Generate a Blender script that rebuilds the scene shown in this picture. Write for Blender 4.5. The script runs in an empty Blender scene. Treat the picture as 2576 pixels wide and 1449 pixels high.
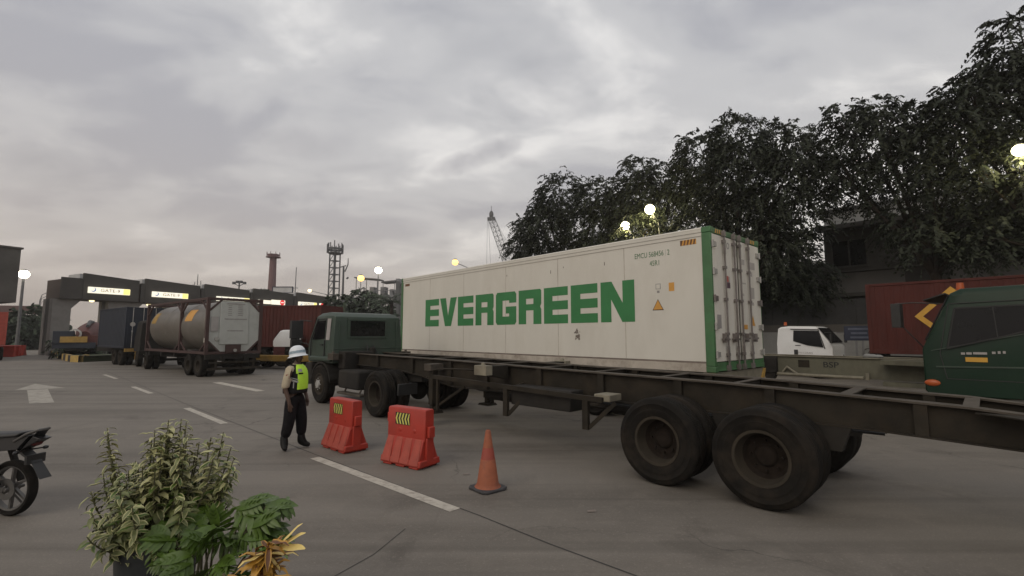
import bpy, bmesh, math, random
import numpy as np
from mathutils import Vector, Matrix
R = math.radians
random.seed(7)
scn = bpy.context.scene
COL = scn.collection

# ------------------------------------------------------------------ camera
CAM_F = 1198.35          # focal length measured in a 2576 pixel wide copy of the photo
PITCH = 0.0982
CAM_H = 1.9
cd = bpy.data.cameras.new('camera')
cd.sensor_width = 36.0
cd.lens = 36.0 * CAM_F / 2576.0
cd.clip_start = 0.05
cd.clip_end = 3000
cam = bpy.data.objects.new('camera', cd)
COL.objects.link(cam)
cam.location = (0, 0, CAM_H)
cam.rotation_euler = (R(90) + PITCH, 0, 0)
scn.camera = cam

# ------------------------------------------------------------------ world, sun, exposure
SUN_EL, SUN_AZ = R(38), R(-142)      # soft light from behind the viewer
w = bpy.data.worlds.new('World')
scn.world = w
w.use_nodes = True
nt = w.node_tree
N, LK = nt.nodes, nt.links
N.clear()
def nd(t, **k):
    n = N.new(t)
    for a, b in k.items():
        setattr(n, a, b)
    return n
tc = nd('ShaderNodeTexCoord')
sep = nd('ShaderNodeSeparateXYZ')
LK.new(tc.outputs['Generated'], sep.inputs[0])
def math_(op, a, b=None, c=None, clamp=False):
    n = nd('ShaderNodeMath', operation=op)
    n.use_clamp = clamp
    for i, x in enumerate((a, b, c)):
        if x is None: continue
        if isinstance(x, (int, float)): n.inputs[i].default_value = x
        else: LK.new(x, n.inputs[i])
    return n.outputs[0]
zc = math_('MAXIMUM', sep.outputs[2], 0.0)
den = math_('ADD', zc, 0.22)
cx = math_('DIVIDE', sep.outputs[0], den)
cy = math_('DIVIDE', sep.outputs[1], den)
cmb = nd('ShaderNodeCombineXYZ')
LK.new(cx, cmb.inputs[0]); LK.new(cy, cmb.inputs[1])
mp = nd('ShaderNodeMapping')
mp.inputs['Rotation'].default_value = (0, 0, R(52))
mp.inputs['Scale'].default_value = (0.85, 1.25, 1)
mp.inputs['Location'].default_value = (3.1, 1.7, 0)
LK.new(cmb.outputs[0], mp.inputs[0])
def noise(vec, scale, detail, rough=.5, dist=0):
    n = nd('ShaderNodeTexNoise')
    n.inputs['Scale'].default_value = scale
    n.inputs['Detail'].default_value = detail
    n.inputs['Roughness'].default_value = rough
    n.inputs['Distortion'].default_value = dist
    LK.new(vec, n.inputs['Vector'])
    return n.outputs['Fac']
def ramp(fac, stops):
    n = nd('ShaderNodeValToRGB')
    n.color_ramp.interpolation = 'EASE'
    e = n.color_ramp.elements
    while len(e) < len(stops): e.new(.5)
    for i, (p, c) in enumerate(stops):
        e[i].position = p; e[i].color = (*c, 1)
    LK.new(fac, n.inputs[0])
    return n.outputs[0]
def mixc(fac, a, b, mode='MIX'):
    n = nd('ShaderNodeMix', data_type='RGBA', blend_type=mode)
    for s, x in ((0, fac), (6, a), (7, b)):
        if isinstance(x, (int, float)): n.inputs[s].default_value = x
        elif isinstance(x, tuple): n.inputs[s].default_value = (*x, 1)
        else: LK.new(x, n.inputs[s])
    return n.outputs[2]
n1 = noise(mp.outputs[0], 0.8, 2, .4, .6)
n2 = noise(mp.outputs[0], 2.6, 6, .52, .35)
n12 = math_('ADD', math_('MULTIPLY', n1, .55), math_('MULTIPLY', n2, .45))
cloud = ramp(n12, [(0.40, (.44, .445, .485)), (0.5, (.60, .60, .615)), (0.61, (.90, .885, .87))])
# scattered darker low scud
n3 = noise(mp.outputs[0], 1.7, 4, .5, .2)
scud = math_('MULTIPLY', math_('MULTIPLY', math_('SUBTRACT', n3, .585), 6.0, None, True), .62)
cloud = mixc(scud, cloud, (.34, .35, .39))
# two separate darker clouds hanging over the port
uu = math_('DIVIDE', sep.outputs[0], math_('MAXIMUM', sep.outputs[1], .05))
vv = math_('DIVIDE', sep.outputs[2], math_('MAXIMUM', sep.outputs[1], .05))
cuv = nd('ShaderNodeCombineXYZ'); LK.new(uu, cuv.inputs[0]); LK.new(vv, cuv.inputs[1])
wob = math_('MULTIPLY', math_('SUBTRACT', noise(cuv.outputs[0], 14, 5, .6), .5), 1.7)
for (u0, v0, ru, rv, sh, amt) in ((-.075, .385, .115, .030, .35, .62), (-.46, .415, .13, .040, -.1, .34), (-.33, .36, .09, .012, .1, .25), (.02, .375, .05, .015, -.2, .3)):
    du = math_('DIVIDE', math_('SUBTRACT', uu, u0), ru)
    dv = math_('DIVIDE', math_('SUBTRACT', math_('SUBTRACT', vv, v0), math_('MULTIPLY', math_('SUBTRACT', uu, u0), sh)), rv)
    rr = math_('ADD', math_('ADD', math_('MULTIPLY', du, du), math_('MULTIPLY', dv, dv)), wob)
    mk_ = math_('MULTIPLY', math_('SUBTRACT', 1.0, rr, None, True), math_('MULTIPLY', math_('GREATER_THAN', sep.outputs[1], .1), amt))
    cloud = mixc(mk_, cloud, (.36, .36, .40))
hz = math_('POWER', math_('SUBTRACT', 1.0, zc, None, True), 4.6)
warm = mixc(math_('MULTIPLY_ADD', sep.outputs[0], .55, .45, True), (.60, .47, .37), (.71, .63, .53))
skyc = mixc(math_('MULTIPLY', hz, .9), cloud, warm)
ns = nd('ShaderNodeTexSky', sky_type='NISHITA')
ns.sun_disc = False
ns.sun_elevation = SUN_EL
ns.sun_rotation = SUN_AZ
ns.air_density = 1.5
ns.dust_density = 4.0
tot = mixc(.06, mixc(1.0, skyc, (10.0, 10.0, 10.0), 'MULTIPLY'), ns.outputs[0])
bg = nd('ShaderNodeBackground')
bg.inputs['Strength'].default_value = 0.1
LK.new(tot, bg.inputs['Color'])
ow = nd('ShaderNodeOutputWorld')
LK.new(bg.outputs[0], ow.inputs[0])

sd = bpy.data.lights.new('sun', 'SUN')
sd.energy = 0.8
sd.angle = R(40)
sd.color = (1.0, .88, .70)
so = bpy.data.objects.new('sun', sd)
COL.objects.link(so)
sdir = Vector((math.sin(SUN_AZ) * math.cos(SUN_EL), math.cos(SUN_AZ) * math.cos(SUN_EL), math.sin(SUN_EL)))
so.rotation_euler = sdir.to_track_quat('Z', 'Y').to_euler()
so.location = (0, -20, 40)
scn.view_settings.view_transform = 'Standard'
scn.view_settings.look = 'None'
scn.view_settings.exposure = 0
scn.view_settings.gamma = 1

# ------------------------------------------------------------------ measuring helpers (turn photo measurements into places)
_cp, _sp = math.cos(PITCH), math.sin(PITCH)
def ray(x, y):
    a, b = (x - 1288) / CAM_F, (y - 724.5) / CAM_F
    return Vector((a, _cp + _sp * b, _sp - _cp * b))
def at(x, y, Y):
    d = ray(x, y)
    return Vector((0, 0, CAM_H)) + d * (Y / d.y)
LD = Vector((-.6734, .7393, 0))         # direction of the traffic lanes
LN = Vector((.7393, .6734, 0))          # across the lanes, away from the viewer
R0 = Vector((3.9357, 9.3072, 0))        # near rear corner of the white container, on the ground
LANE_A = math.atan2(LD.y, LD.x)
def W(l, n, z=0): return R0 + LD * l + LN * n + Vector((0, 0, z))

# ------------------------------------------------------------------ materials
def mat(name, base, rough=.6, metal=0., var=.18, scale=4., bump=0., bscale=40., dirt=None, damt=.5, dscale=1.2,
        stretch=None, spec=.5, emit=None, estr=0., alpha=1., trans=0., fine=0.):
    m = bpy.data.materials.new(name)
    m.use_nodes = True
    t = m.node_tree; n = t.nodes; l = t.links
    p = n['Principled BSDF']
    p.inputs['Roughness'].default_value = rough
    p.inputs['Metallic'].default_value = metal
    p.inputs['Specular IOR Level'].default_value = spec
    if trans: p.inputs['Transmission Weight'].default_value = trans
    if emit:
        p.inputs['Emission Color'].default_value = (*emit, 1)
        p.inputs['Emission Strength'].default_value = estr
    c = n.new('ShaderNodeTexCoord')
    vec = c.outputs['Object']
    if stretch:
        mpn = n.new('ShaderNodeMapping'); mpn.inputs['Scale'].default_value = stretch
        l.new(vec, mpn.inputs[0]); svec = mpn.outputs[0]
    else: svec = vec
    def nz(v, s, d=5, r=.6):
        q = n.new('ShaderNodeTexNoise'); q.inputs['Scale'].default_value = s
        q.inputs['Detail'].default_value = d; q.inputs['Roughness'].default_value = r
        l.new(v, q.inputs['Vector']); return q.outputs['Fac']
    def mx(f, a, b, mode='MIX'):
        q = n.new('ShaderNodeMix'); q.data_type = 'RGBA'; q.blend_type = mode
        for s, x in ((0, f), (6, a), (7, b)):
            if isinstance(x, (int, float)): q.inputs[s].default_value = x
            elif isinstance(x, tuple): q.inputs[s].default_value = (*x, 1)
            else: l.new(x, q.inputs[s])
        return q.outputs[2]
    def rm(f, lo, hi):
        q = n.new('ShaderNodeMapRange'); q.inputs[1].default_value = lo; q.inputs[2].default_value = hi
        l.new(f, q.inputs[0]); return q.outputs[0]
    lo = tuple(max(0, x * (1 - var)) for x in base); hi = tuple(min(1, x * (1 + var)) for x in base)
    col = mx(rm(nz(svec, scale), .3, .7), lo, hi)
    if dirt:
        f = rm(nz(svec, dscale, 8, .68), .46, .74)
        q = n.new('ShaderNodeMath'); q.operation = 'MULTIPLY'; q.inputs[1].default_value = damt
        l.new(f, q.inputs[0])
        col = mx(q.outputs[0], col, dirt)
    if fine:
        f = rm(nz(vec, 90, 3, .8), .25, .75)
        q = n.new('ShaderNodeMath'); q.operation = 'MULTIPLY_ADD'; q.inputs[1].default_value = 2 * fine; q.inputs[2].default_value = 1 - fine
        l.new(f, q.inputs[0])
        col = mx(1.0, col, q.outputs[0], 'MULTIPLY')
    l.new(col, p.inputs['Base Color'])
    l.new(rm(nz(svec, scale * 1.7, 4), 0, 1), n.new('ShaderNodeMath').inputs[0])
    if bump:
        b = n.new('ShaderNodeBump'); b.inputs['Strength'].default_value = bump; b.inputs['Distance'].default_value = .02
        l.new(nz(vec, bscale, 4), b.inputs['Height']); l.new(b.outputs[0], p.inputs['Normal'])
    return m

M = {}
def mk(k, *a, **kw): M[k] = mat(k, *a, **kw); return M[k]
mk('white_panel', (.63, .605, .545), .55, var=.04, scale=1.2, dirt=(.42, .385, .32), damt=.32, dscale=1.3, stretch=(.8, .8, .30))
mk('white_rail', (.44, .395, .34), .65, var=.12, scale=3, dirt=(.14, .10, .07), damt=.8, dscale=2.2)
mk('door_white', (.68, .65, .58), .5, var=.05, scale=1.5, dirt=(.40, .35, .28), damt=.4, dscale=2.2, stretch=(1.5, 1.5, .3))
mk('green_paint', (.055, .15, .06), .5, var=.15, scale=3, dirt=(.07, .08, .045), damt=.5, dscale=2)
mk('green_letter', (.035, .19, .06), .5, var=.08, scale=3)
mk('bar_steel', (.20, .18, .175), .5, .3, var=.2, scale=6, dirt=(.10, .07, .05), damt=.6)
mk('hinge_steel', (.36, .35, .33), .5, .3, var=.15)
mk('black', (.012, .012, .012), .6)
mk('rubber', (.011, .0095, .008), .9, var=.25, scale=6, dirt=(.034, .026, .019), damt=.75, dscale=3, bump=.3, bscale=60, spec=.2)
mk('rim_steel', (.034, .028, .021), .8, .0, var=.25, scale=5, dirt=(.055, .042, .028), damt=.5, spec=.25)
mk('hub_rust', (.018, .013, .010), .9, var=.3, scale=12, spec=.2)
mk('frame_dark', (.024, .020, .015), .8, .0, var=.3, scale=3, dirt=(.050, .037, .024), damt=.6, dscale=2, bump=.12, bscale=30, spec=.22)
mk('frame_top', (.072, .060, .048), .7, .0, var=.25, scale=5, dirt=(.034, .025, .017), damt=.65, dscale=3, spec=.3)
mk('frame_pale', (.22, .20, .15), .7, var=.2, scale=4, dirt=(.09, .07, .05), damt=.7, dscale=2.5)
mk('frame_olive', (.125, .12, .085), .7, var=.15, scale=3, dirt=(.055, .045, .03), damt=.65, dscale=1.6, stretch=(1, 1, .5))
mk('truck_green', (.037, .058, .043), .45, var=.12, scale=2.5, dirt=(.055, .056, .048), damt=.75, dscale=1.4, spec=.45)
mk('truck_green_deep', (.0035, .021, .010), .4, var=.1, scale=2.5, dirt=(.010, .016, .011), damt=.4, spec=.25)
mk('glass_dark', (.006, .006, .007), .15, var=.1, spec=.22)
mk('trim_black', (.02, .02, .02), .55, var=.2)
mk('chassis_black', (.017, .015, .013), .8, var=.3, scale=4, dirt=(.04, .033, .026), damt=.6, spec=.3)
mk('chrome', (.6, .6, .6), .25, .9, var=.1)
mk('truck_white', (.68, .68, .68), .35, var=.03, scale=2, dirt=(.45, .43, .40), damt=.25)
mk('red_box', (.072, .017, .013), .7, var=.15, scale=2, dirt=(.042, .017, .012), damt=.5, dscale=1.2, stretch=(1, 1, .35), spec=.25)
mk('red_dark', (.095, .030, .026), .6, var=.2, scale=2)
mk('blue_box', (.014, .019, .032), .65, var=.2, scale=2, dirt=(.025, .028, .036), damt=.5)
mk('blue_sign', (.012, .017, .040), .6)
mk('sign_dim', (.075, .085, .12), .6)
mk('yellow_paint', (.36, .22, .05), .6, var=.2, dirt=(.12, .08, .04), damt=.5)
mk('yellow_decal', (.55, .30, .04), .55, var=.1)
mk('sticker_orange', (.60, .30, .06), .5, var=.08)
mk('sticker_grey', (.33, .31, .30), .5, var=.1)
mk('sticker_red', (.45, .10, .08), .5)
mk('sticker_plum', (.09, .05, .07), .5)
mk('stain', (.40, .37, .34), .6, var=.15)
mk('grime_and_shade', (.17, .14, .12), .7, var=.3)
mk('ink_green', (.045, .15, .06), .6, var=.3, scale=20)
mk('ink_grey', (.28, .27, .26), .6, var=.2)
mk('tank_steel', (.165, .150, .130), .45, .30, var=.15, scale=1.5, dirt=(.11, .095, .08), damt=.5)
mk('tank_white', (.42, .43, .41), .5, var=.06, scale=2, dirt=(.28, .275, .25), damt=.55)
mk('tank_frame', (.055, .028, .025), .7, var=.2, scale=3)
mk('concrete', (.23, .215, .20), .85, var=.12, scale=1.5, dirt=(.12, .11, .10), damt=.5, dscale=.6, bump=.15, bscale=12)
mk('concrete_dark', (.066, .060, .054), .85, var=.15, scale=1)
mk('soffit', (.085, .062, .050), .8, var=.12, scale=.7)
mk('sign_lit', (.5, .48, .42), .5, var=0, emit=(1, .94, .76), estr=1.0)
mk('sign_yellow', (.8, .7, .2), .5, var=0, emit=(1, .86, .28), estr=1.0)
mk('sign_red', (.6, .03, .03), .5, var=0, emit=(.85, .05, .05), estr=.75)
mk('sign_pink', (.9, .7, .7), .5, var=0, emit=(1, .66, .62), estr=1.1)
mk('sign_text', (.05, .02, .015), .6, var=0, emit=(.42, .20, .10), estr=.22)
mk('sign_blue', (.1, .15, .3), .6, var=0, emit=(.25, .33, .5), estr=.7)
mk('lamp_white', (1, 1, .9), .5, var=0, emit=(1, .93, .72), estr=14)
mk('lamp_tree', (1, 1, .8), .5, var=0, emit=(1, .93, .50), estr=14)
mk('lamp_amber', (1, .8, .4), .5, var=0, emit=(1, .56, .14), estr=2.6)
mk('lamp_small', (1, .9, .6), .5, var=0, emit=(1, .82, .42), estr=2.5)
mk('steel_grey', (.17, .17, .175), .6, .3, var=.15)
mk('steel_far', (.20, .205, .215), .7, var=.1)
mk('steel_far_dark', (.085, .088, .092), .7, var=.15)
mk('chimney_red', (.17, .10, .10), .8, var=.12, scale=1)
mk('building_wall', (.20, .19, .178), .85, var=.12, scale=.6, dirt=(.10, .095, .088), damt=.6, dscale=.35, stretch=(1, 1, .4))
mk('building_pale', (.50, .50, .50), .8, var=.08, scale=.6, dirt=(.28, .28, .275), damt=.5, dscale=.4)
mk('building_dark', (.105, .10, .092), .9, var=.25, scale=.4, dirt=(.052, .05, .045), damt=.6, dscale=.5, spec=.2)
mk('wall_grey', (.21, .21, .205), .85, var=.1, scale=.8, dirt=(.12, .115, .11), damt=.5)
mk('fence_dark', (.02, .02, .021), .75, var=.25)
mk('bark', (.030, .024, .019), .9, var=.3, scale=6, bump=.5, bscale=18, spec=.2)
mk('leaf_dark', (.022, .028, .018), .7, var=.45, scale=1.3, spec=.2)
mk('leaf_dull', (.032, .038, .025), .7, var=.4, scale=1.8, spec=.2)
mk('leaf_hedge', (.040, .062, .032), .7, var=.35, scale=.9)
mk('leaf_palm', (.042, .060, .030), .6, var=.3)
mk('leaf_green', (.060, .105, .013), .45, var=.3, scale=14)
mk('leaf_var', (.140, .155, .055), .5, var=.35, scale=16)
mk('leaf_cream', (.40, .385, .19), .5, var=.25, scale=18)
mk('leaf_lime', (.20, .27, .06), .5, var=.2, scale=16)
mk('leaf_yellow', (.42, .225, .035), .5, var=.3, scale=14)
mk('leaf_pale', (.72, .56, .20), .5, var=.15, scale=14)
mk('leaf_brown', (.13, .055, .022), .6, var=.4, scale=14)
mk('stem', (.11, .105, .055), .7, var=.25, scale=14)
mk('pot', (.020, .024, .026), .6, var=.25, scale=5)
mk('soil', (.03, .022, .016), .95, var=.3, scale=20)
mk('barrier_red', (.37, .030, .016), .5, var=.10, scale=4, dirt=(.21, .028, .018), damt=.6, dscale=3)
mk('barrier_scuffed', (.36, .062, .040), .65, var=.14, scale=6, dirt=(.23, .042, .030), damt=.7, dscale=4)
mk('chev_yellow', (.62, .58, .14), .5, var=.1)
mk('cone_orange', (.29, .085, .038), .7, var=.14, scale=6, dirt=(.15, .058, .040), damt=.8, dscale=5)
mk('cone_red', (.26, .045, .026), .65, var=.12)
mk('cone_base', (.045, .043, .046), .8, var=.3, scale=14)
mk('skin', (.085, .048, .033), .55, var=.08, scale=10)
mk('shirt', (.42, .36, .26), .8, var=.10, scale=12, bump=.2, bscale=25)
mk('vest_black', (.010, .009, .010), .8, var=.2, scale=12, bump=.2, bscale=25, spec=.25)
mk('vest_lime', (.50, .82, .05), .6, var=.06, scale=10, emit=(.45, .8, .04), estr=0.0)
mk('vest_grey', (.30, .30, .28), .5, var=.1)
mk('trouser', (.008, .007, .008), .85, var=.25, scale=10, bump=.3, bscale=22, spec=.2)
mk('boot', (.006, .0055, .0055), .6, var=.2, spec=.25)
mk('helmet', (.72, .76, .80), .35, var=.03)
mk('helmet_band', (.28, .36, .42), .45, var=.3, scale=40)
mk('patch_red', (.20, .04, .03), .7)
mk('hair', (.01, .009, .008), .6)
mk('bike_black', (.014, .014, .015), .35, var=.2)
mk('bike_grey', (.10, .095, .09), .5, .3, var=.2)
mk('bike_red', (.08, .012, .012), .5)
mk('lamp_orange', (.42, .085, .018), .35, var=.1)
mk('marking', (.44, .405, .35), .8, var=.12, scale=5, dirt=(.19, .165, .14), damt=.95, dscale=9)
mk('marking_worn', (.33, .305, .265), .8, var=.15, scale=5, dirt=(.18, .162, .14), damt=1.0, dscale=4)
mk('kerb_yellow', (.42, .29, .09), .8, var=.15)
mk('kerb_black', (.035, .032, .03), .8)
mk('beam_red', (.11, .060, .055), .7, var=.15)
mk('wire', (.05, .05, .05), .7)

def road_material():
    m = bpy.data.materials.new('road_concrete'); m.use_nodes = True
    t = m.node_tree; n = t.nodes; l = t.links; p = n['Principled BSDF']
    p.inputs['Roughness'].default_value = .78
    p.inputs['Specular IOR Level'].default_value = .4
    c = n.new('ShaderNodeTexCoord'); vec = c.outputs['Object']
    def nz(v, s, d=6, r=.6, dist=0):
        q = n.new('ShaderNodeTexNoise'); q.inputs['Scale'].default_value = s; q.inputs['Detail'].default_value = d
        q.inputs['Roughness'].default_value = r; q.inputs['Distortion'].default_value = dist
        l.new(v, q.inputs['Vector']); return q.outputs['Fac']
    def rm(f, lo, hi, a=0, b=1):
        q = n.new('ShaderNodeMapRange'); q.inputs[1].default_value = lo; q.inputs[2].default_value = hi
        q.inputs[3].default_value = a; q.inputs[4].default_value = b
        l.new(f, q.inputs[0]); return q.outputs[0]
    def mx(f, a, b, mode='MIX'):
        q = n.new('ShaderNodeMix'); q.data_type = 'RGBA'; q.blend_type = mode
        for s, x in ((0, f), (6, a), (7, b)):
            if isinstance(x, (int, float)): q.inputs[s].default_value = x
            elif isinstance(x, tuple): q.inputs[s].default_value = (*x, 1)
            else: l.new(x, q.inputs[s])
        return q.outputs[2]
    mpn = n.new('ShaderNodeMapping')
    mpn.inputs['Rotation'].default_value = (0, 0, -LANE_A)
    mpn.inputs['Scale'].default_value = (.12, 1.0, 1)
    l.new(vec, mpn.inputs[0])
    col = mx(rm(nz(vec, .35, 4), .3, .7), (.166, .148, .127), (.208, .187, .162))
    col = mx(rm(nz(mpn.outputs[0], .9, 5, .6), .46, .66, 0, .62), col, (.092, .081, .068))     # worn wheel tracks
    col = mx(rm(nz(vec, 2.2, 8, .7), .5, .75, 0, .45), col, (.245, .213, .180))
    col = mx(rm(nz(vec, .7, 6, .65, .8), .56, .72, 0, .65), col, (.078, .067, .056))     # oil and damp stains
    col = mx(rm(nz(vec, 70, 3, .8), .38, .70, .0, .55), col, (.105, .090, .076))
    col = mx(rm(nz(vec, 28, 3, .8), .56, .72, .0, .5), col, (.30, .262, .22))
    mp2 = n.new('ShaderNodeMapping'); mp2.inputs['Rotation'].default_value = (0, 0, -LANE_A - R(2)); mp2.inputs['Scale'].default_value = (.035, 2.4, 1)
    l.new(vec, mp2.inputs[0])
    col = mx(rm(nz(mp2.outputs[0], 1.0, 3, .5), .58, .70, 0, .5), col, (.078, .069, .058))
    vo = n.new('ShaderNodeTexVoronoi'); vo.feature = 'DISTANCE_TO_EDGE'; vo.inputs['Scale'].default_value = .32
    wv = n.new('ShaderNodeVectorMath'); wv.operation = 'MULTIPLY_ADD'; wv.inputs[1].default_value = (1.2, 1.2, 0)
    nn_ = n.new('ShaderNodeTexNoise'); nn_.inputs['Scale'].default_value = 1.3; nn_.inputs['Detail'].default_value = 6
    l.new(vec, nn_.inputs['Vector']); l.new(nn_.outputs['Color'], wv.inputs[0]); l.new(vec, wv.inputs[2]); l.new(wv.outputs[0], vo.inputs['Vector'])
    ck = n.new('ShaderNodeMath'); ck.operation = 'MULTIPLY'
    l.new(rm(vo.outputs['Distance'], 0, .006, .75, 0), ck.inputs[0]); l.new(rm(nz(vec, .25, 3), .48, .60), ck.inputs[1])
    col = mx(ck.outputs[0], col, (.040, .035, .030))
    l.new(col, p.inputs['Base Color'])
    b = n.new('ShaderNodeBump'); b.inputs['Strength'].default_value = .35; b.inputs['Distance'].default_value = .01
    l.new(nz(vec, 60, 5, .8), b.inputs['Height']); l.new(b.outputs[0], p.inputs['Normal'])
    return m
M['road'] = road_material()
mk('ground', (.17, .147, .124), .9, var=.15, scale=.2)
mk('grass', (.05, .06, .03), .9, var=.3, scale=1.5)

# ------------------------------------------------------------------ mesh builder
class B:
    def __init__(s): s.v = []; s.f = []; s.m = []; s.T = None
    def add(s, vs, fs, mi=0):
        o = len(s.v)
        if s.T is not None: vs = [s.T @ Vector(v) for v in vs]
        s.v.extend([tuple(v) for v in vs]); s.f.extend([tuple(o + i for i in f) for f in fs]); s.m.extend([mi] * len(fs))
    def box(s, x0, x1, y0, y1, z0, z1, mi=0):
        s.add([(x0, y0, z0), (x1, y0, z0), (x1, y1, z0), (x0, y1, z0), (x0, y0, z1), (x1, y0, z1), (x1, y1, z1), (x0, y1, z1)],
              [(0, 3, 2, 1), (4, 5, 6, 7), (0, 1, 5, 4), (1, 2, 6, 5), (2, 3, 7, 6), (3, 0, 4, 7)], mi)
    def hexa(s, p, mi=0):
        s.add(p, [(0, 3, 2, 1), (4, 5, 6, 7), (0, 1, 5, 4), (1, 2, 6, 5), (2, 3, 7, 6), (3, 0, 4, 7)], mi)
    def prism(s, poly, axis, a, b, mi=0):
        def pt(u, v, w):
            return {'x': (w, u, v), 'y': (u, w, v), 'z': (u, v, w)}[axis]
        n = len(poly)
        vs = [pt(u, v, a) for u, v in poly] + [pt(u, v, b) for u, v in poly]
        fs = [tuple(range(n - 1, -1, -1)), tuple(range(n, 2 * n))] + [(i, (i + 1) % n, n + (i + 1) % n, n + i) for i in range(n)]
        s.add(vs, fs, mi)
    def beam(s, p0, p1, wd, ht, mi=0, up=(0, 0, 1)):
        p0, p1 = Vector(p0), Vector(p1); d = (p1 - p0).normalized(); u = Vector(up)
        if abs(d.dot(u)) > .99: u = Vector((0, 1, 0))
        x = d.cross(u).normalized(); u = x.cross(d)
        q = []
        for p in (p0, p1):
            q += [p - x * wd / 2 - u * ht / 2, p + x * wd / 2 - u * ht / 2, p + x * wd / 2 + u * ht / 2, p - x * wd / 2 + u * ht / 2]
        s.add(q, [(0, 1, 2, 3), (7, 6, 5, 4), (0, 4, 5, 1), (1, 5, 6, 2), (2, 6, 7, 3), (3, 7, 4, 0)], mi)
    def cyl(s, p0, p1, r0, r1=None, n=12, mi=0, caps=True):
        if r1 is None: r1 = r0
        p0, p1 = Vector(p0), Vector(p1); d = (p1 - p0).normalized()
        a = d.orthogonal().normalized(); b = d.cross(a)
        vs = []
        for p, r in ((p0, r0), (p1, r1)):
            for i in range(n):
                t = 2 * math.pi * i / n
                vs.append(p + (a * math.cos(t) + b * math.sin(t)) * r)
        fs = [(i, (i + 1) % n, n + (i + 1) % n, n + i) for i in range(n)]
        if caps: fs += [tuple(range(n - 1, -1, -1)), tuple(range(n, 2 * n))]
        s.add(vs, fs, mi)
    def tube(s, pts, r, n=8, mi=0):
        pts = [Vector(p) for p in pts]
        rs = r if isinstance(r, (list, tuple)) else [r] * len(pts)
        vs = []; a = None
        for i, p in enumerate(pts):
            d = (pts[min(i + 1, len(pts) - 1)] - pts[max(i - 1, 0)]).normalized()
            if a is None: a = d.orthogonal().normalized()
            a = (a - d * a.dot(d)).normalized(); b = d.cross(a)
            for k in range(n):
                t = 2 * math.pi * k / n
                vs.append(p + (a * math.cos(t) + b * math.sin(t)) * rs[i])
        fs = []
        for i in range(len(pts) - 1):
            for k in range(n):
                fs.append((i * n + k, i * n + (k + 1) % n, (i + 1) * n + (k + 1) % n, (i + 1) * n + k))
        fs += [tuple(range(n - 1, -1, -1)), tuple(range((len(pts) - 1) * n, len(pts) * n))]
        s.add(vs, fs, mi)
    def lathe(s, prof, p=(0, 0, 0), d=(0, 0, 1), n=32, mi=0, mis=None):
        p = Vector(p); d = Vector(d).normalized(); a = d.orthogonal().normalized(); b = d.cross(a)
        k = len(prof); vs = []
        for (r, h) in prof:
            for i in range(n):
                t = 2 * math.pi * i / n
                vs.append(p + d * h + (a * math.cos(t) + b * math.sin(t)) * max(r, 1e-4))
        for j in range(k - 1):
            s_f = [(j * n + i, j * n + (i + 1) % n, (j + 1) * n + (i + 1) % n, (j + 1) * n + i) for i in range(n)]
            if j == 0: s.add(vs, s_f, mis[j] if mis else mi); base = len(s.v) - len(vs)
            else:
                s.f.extend([tuple(base + q for q in f) for f in s_f]); s.m.extend([(mis[j] if mis else mi)] * n)
    def ball(s, c, r, nu=16, nv=10, mi=0):
        if isinstance(r, (int, float)): r = (r, r, r)
        c = Vector(c); vs = []; fs = []
        for j in range(nv + 1):
            ph = math.pi * j / nv
            for i in range(nu):
                t = 2 * math.pi * i / nu
                vs.append((c.x + r[0] * math.sin(ph) * math.cos(t), c.y + r[1] * math.sin(ph) * math.sin(t), c.z + r[2] * math.cos(ph)))
        for j in range(nv):
            for i in range(nu):
                fs.append((j * nu + i, j * nu + (i + 1) % nu, (j + 1) * nu + (i + 1) % nu, (j + 1) * nu + i))
        s.add(vs, fs, mi)
    def text(s, txt, size, o, xd, up, mi=0, ext=.002, sx=1., align='LEFT', bold=0.):
        cu = bpy.data.curves.new('lettering', 'FONT'); cu.body = txt; cu.size = size; cu.align_x = align
        cu.resolution_u = 3; cu.offset = bold
        ob = bpy.data.objects.new('lettering', cu); COL.objects.link(ob)
        dg = bpy.context.evaluated_depsgraph_get(); dg.update()
        me = bpy.data.meshes.new_from_object(ob.evaluated_get(dg))
        o, xd, up = Vector(o), Vector(xd).normalized(), Vector(up).normalized(); nn = xd.cross(up)
        vs = [o + xd * (v.co.x * sx) + up * v.co.y + nn * ext for v in me.vertices]
        s.add(vs, [tuple(p.vertices) for p in me.polygons], mi)
        bpy.data.objects.remove(ob); bpy.data.curves.remove(cu); bpy.data.meshes.remove(me)
    def build(s, name, mats, parent=None, bevel=0., angle=35, recalc=True, seg=2, loc=None, rotz=0.):
        if not isinstance(mats, (list, tuple)): mats = [mats]
        me = bpy.data.meshes.new(name)
        me.from_pydata(s.v, [], s.f)
        for x in mats: me.materials.append(M[x] if isinstance(x, str) else x)
        me.polygons.foreach_set('material_index', s.m)
        if recalc:
            bm = bmesh.new(); bm.from_mesh(me)
            bmesh.ops.recalc_face_normals(bm, faces=bm.faces[:]); bm.to_mesh(me); bm.free()
        me.polygons.foreach_set('use_smooth', [True] * len(me.polygons))
        me.set_sharp_from_angle(angle=R(angle))
        me.update()
        o = bpy.data.objects.new(name, me); COL.objects.link(o)
        if parent is not None: o.parent = parent
        if loc is not None: o.location = loc
        if rotz: o.rotation_euler = (0, 0, rotz)
        if bevel:
            bv = o.modifiers.new('bevel', 'BEVEL'); bv.width = bevel; bv.segments = seg; bv.limit_method = 'ANGLE'; bv.angle_limit = R(40)
        return o
def tag(o, label, cat, group=None):
    o['label'] = label; o['category'] = cat
    if group: o['group'] = group
    return o
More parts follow.
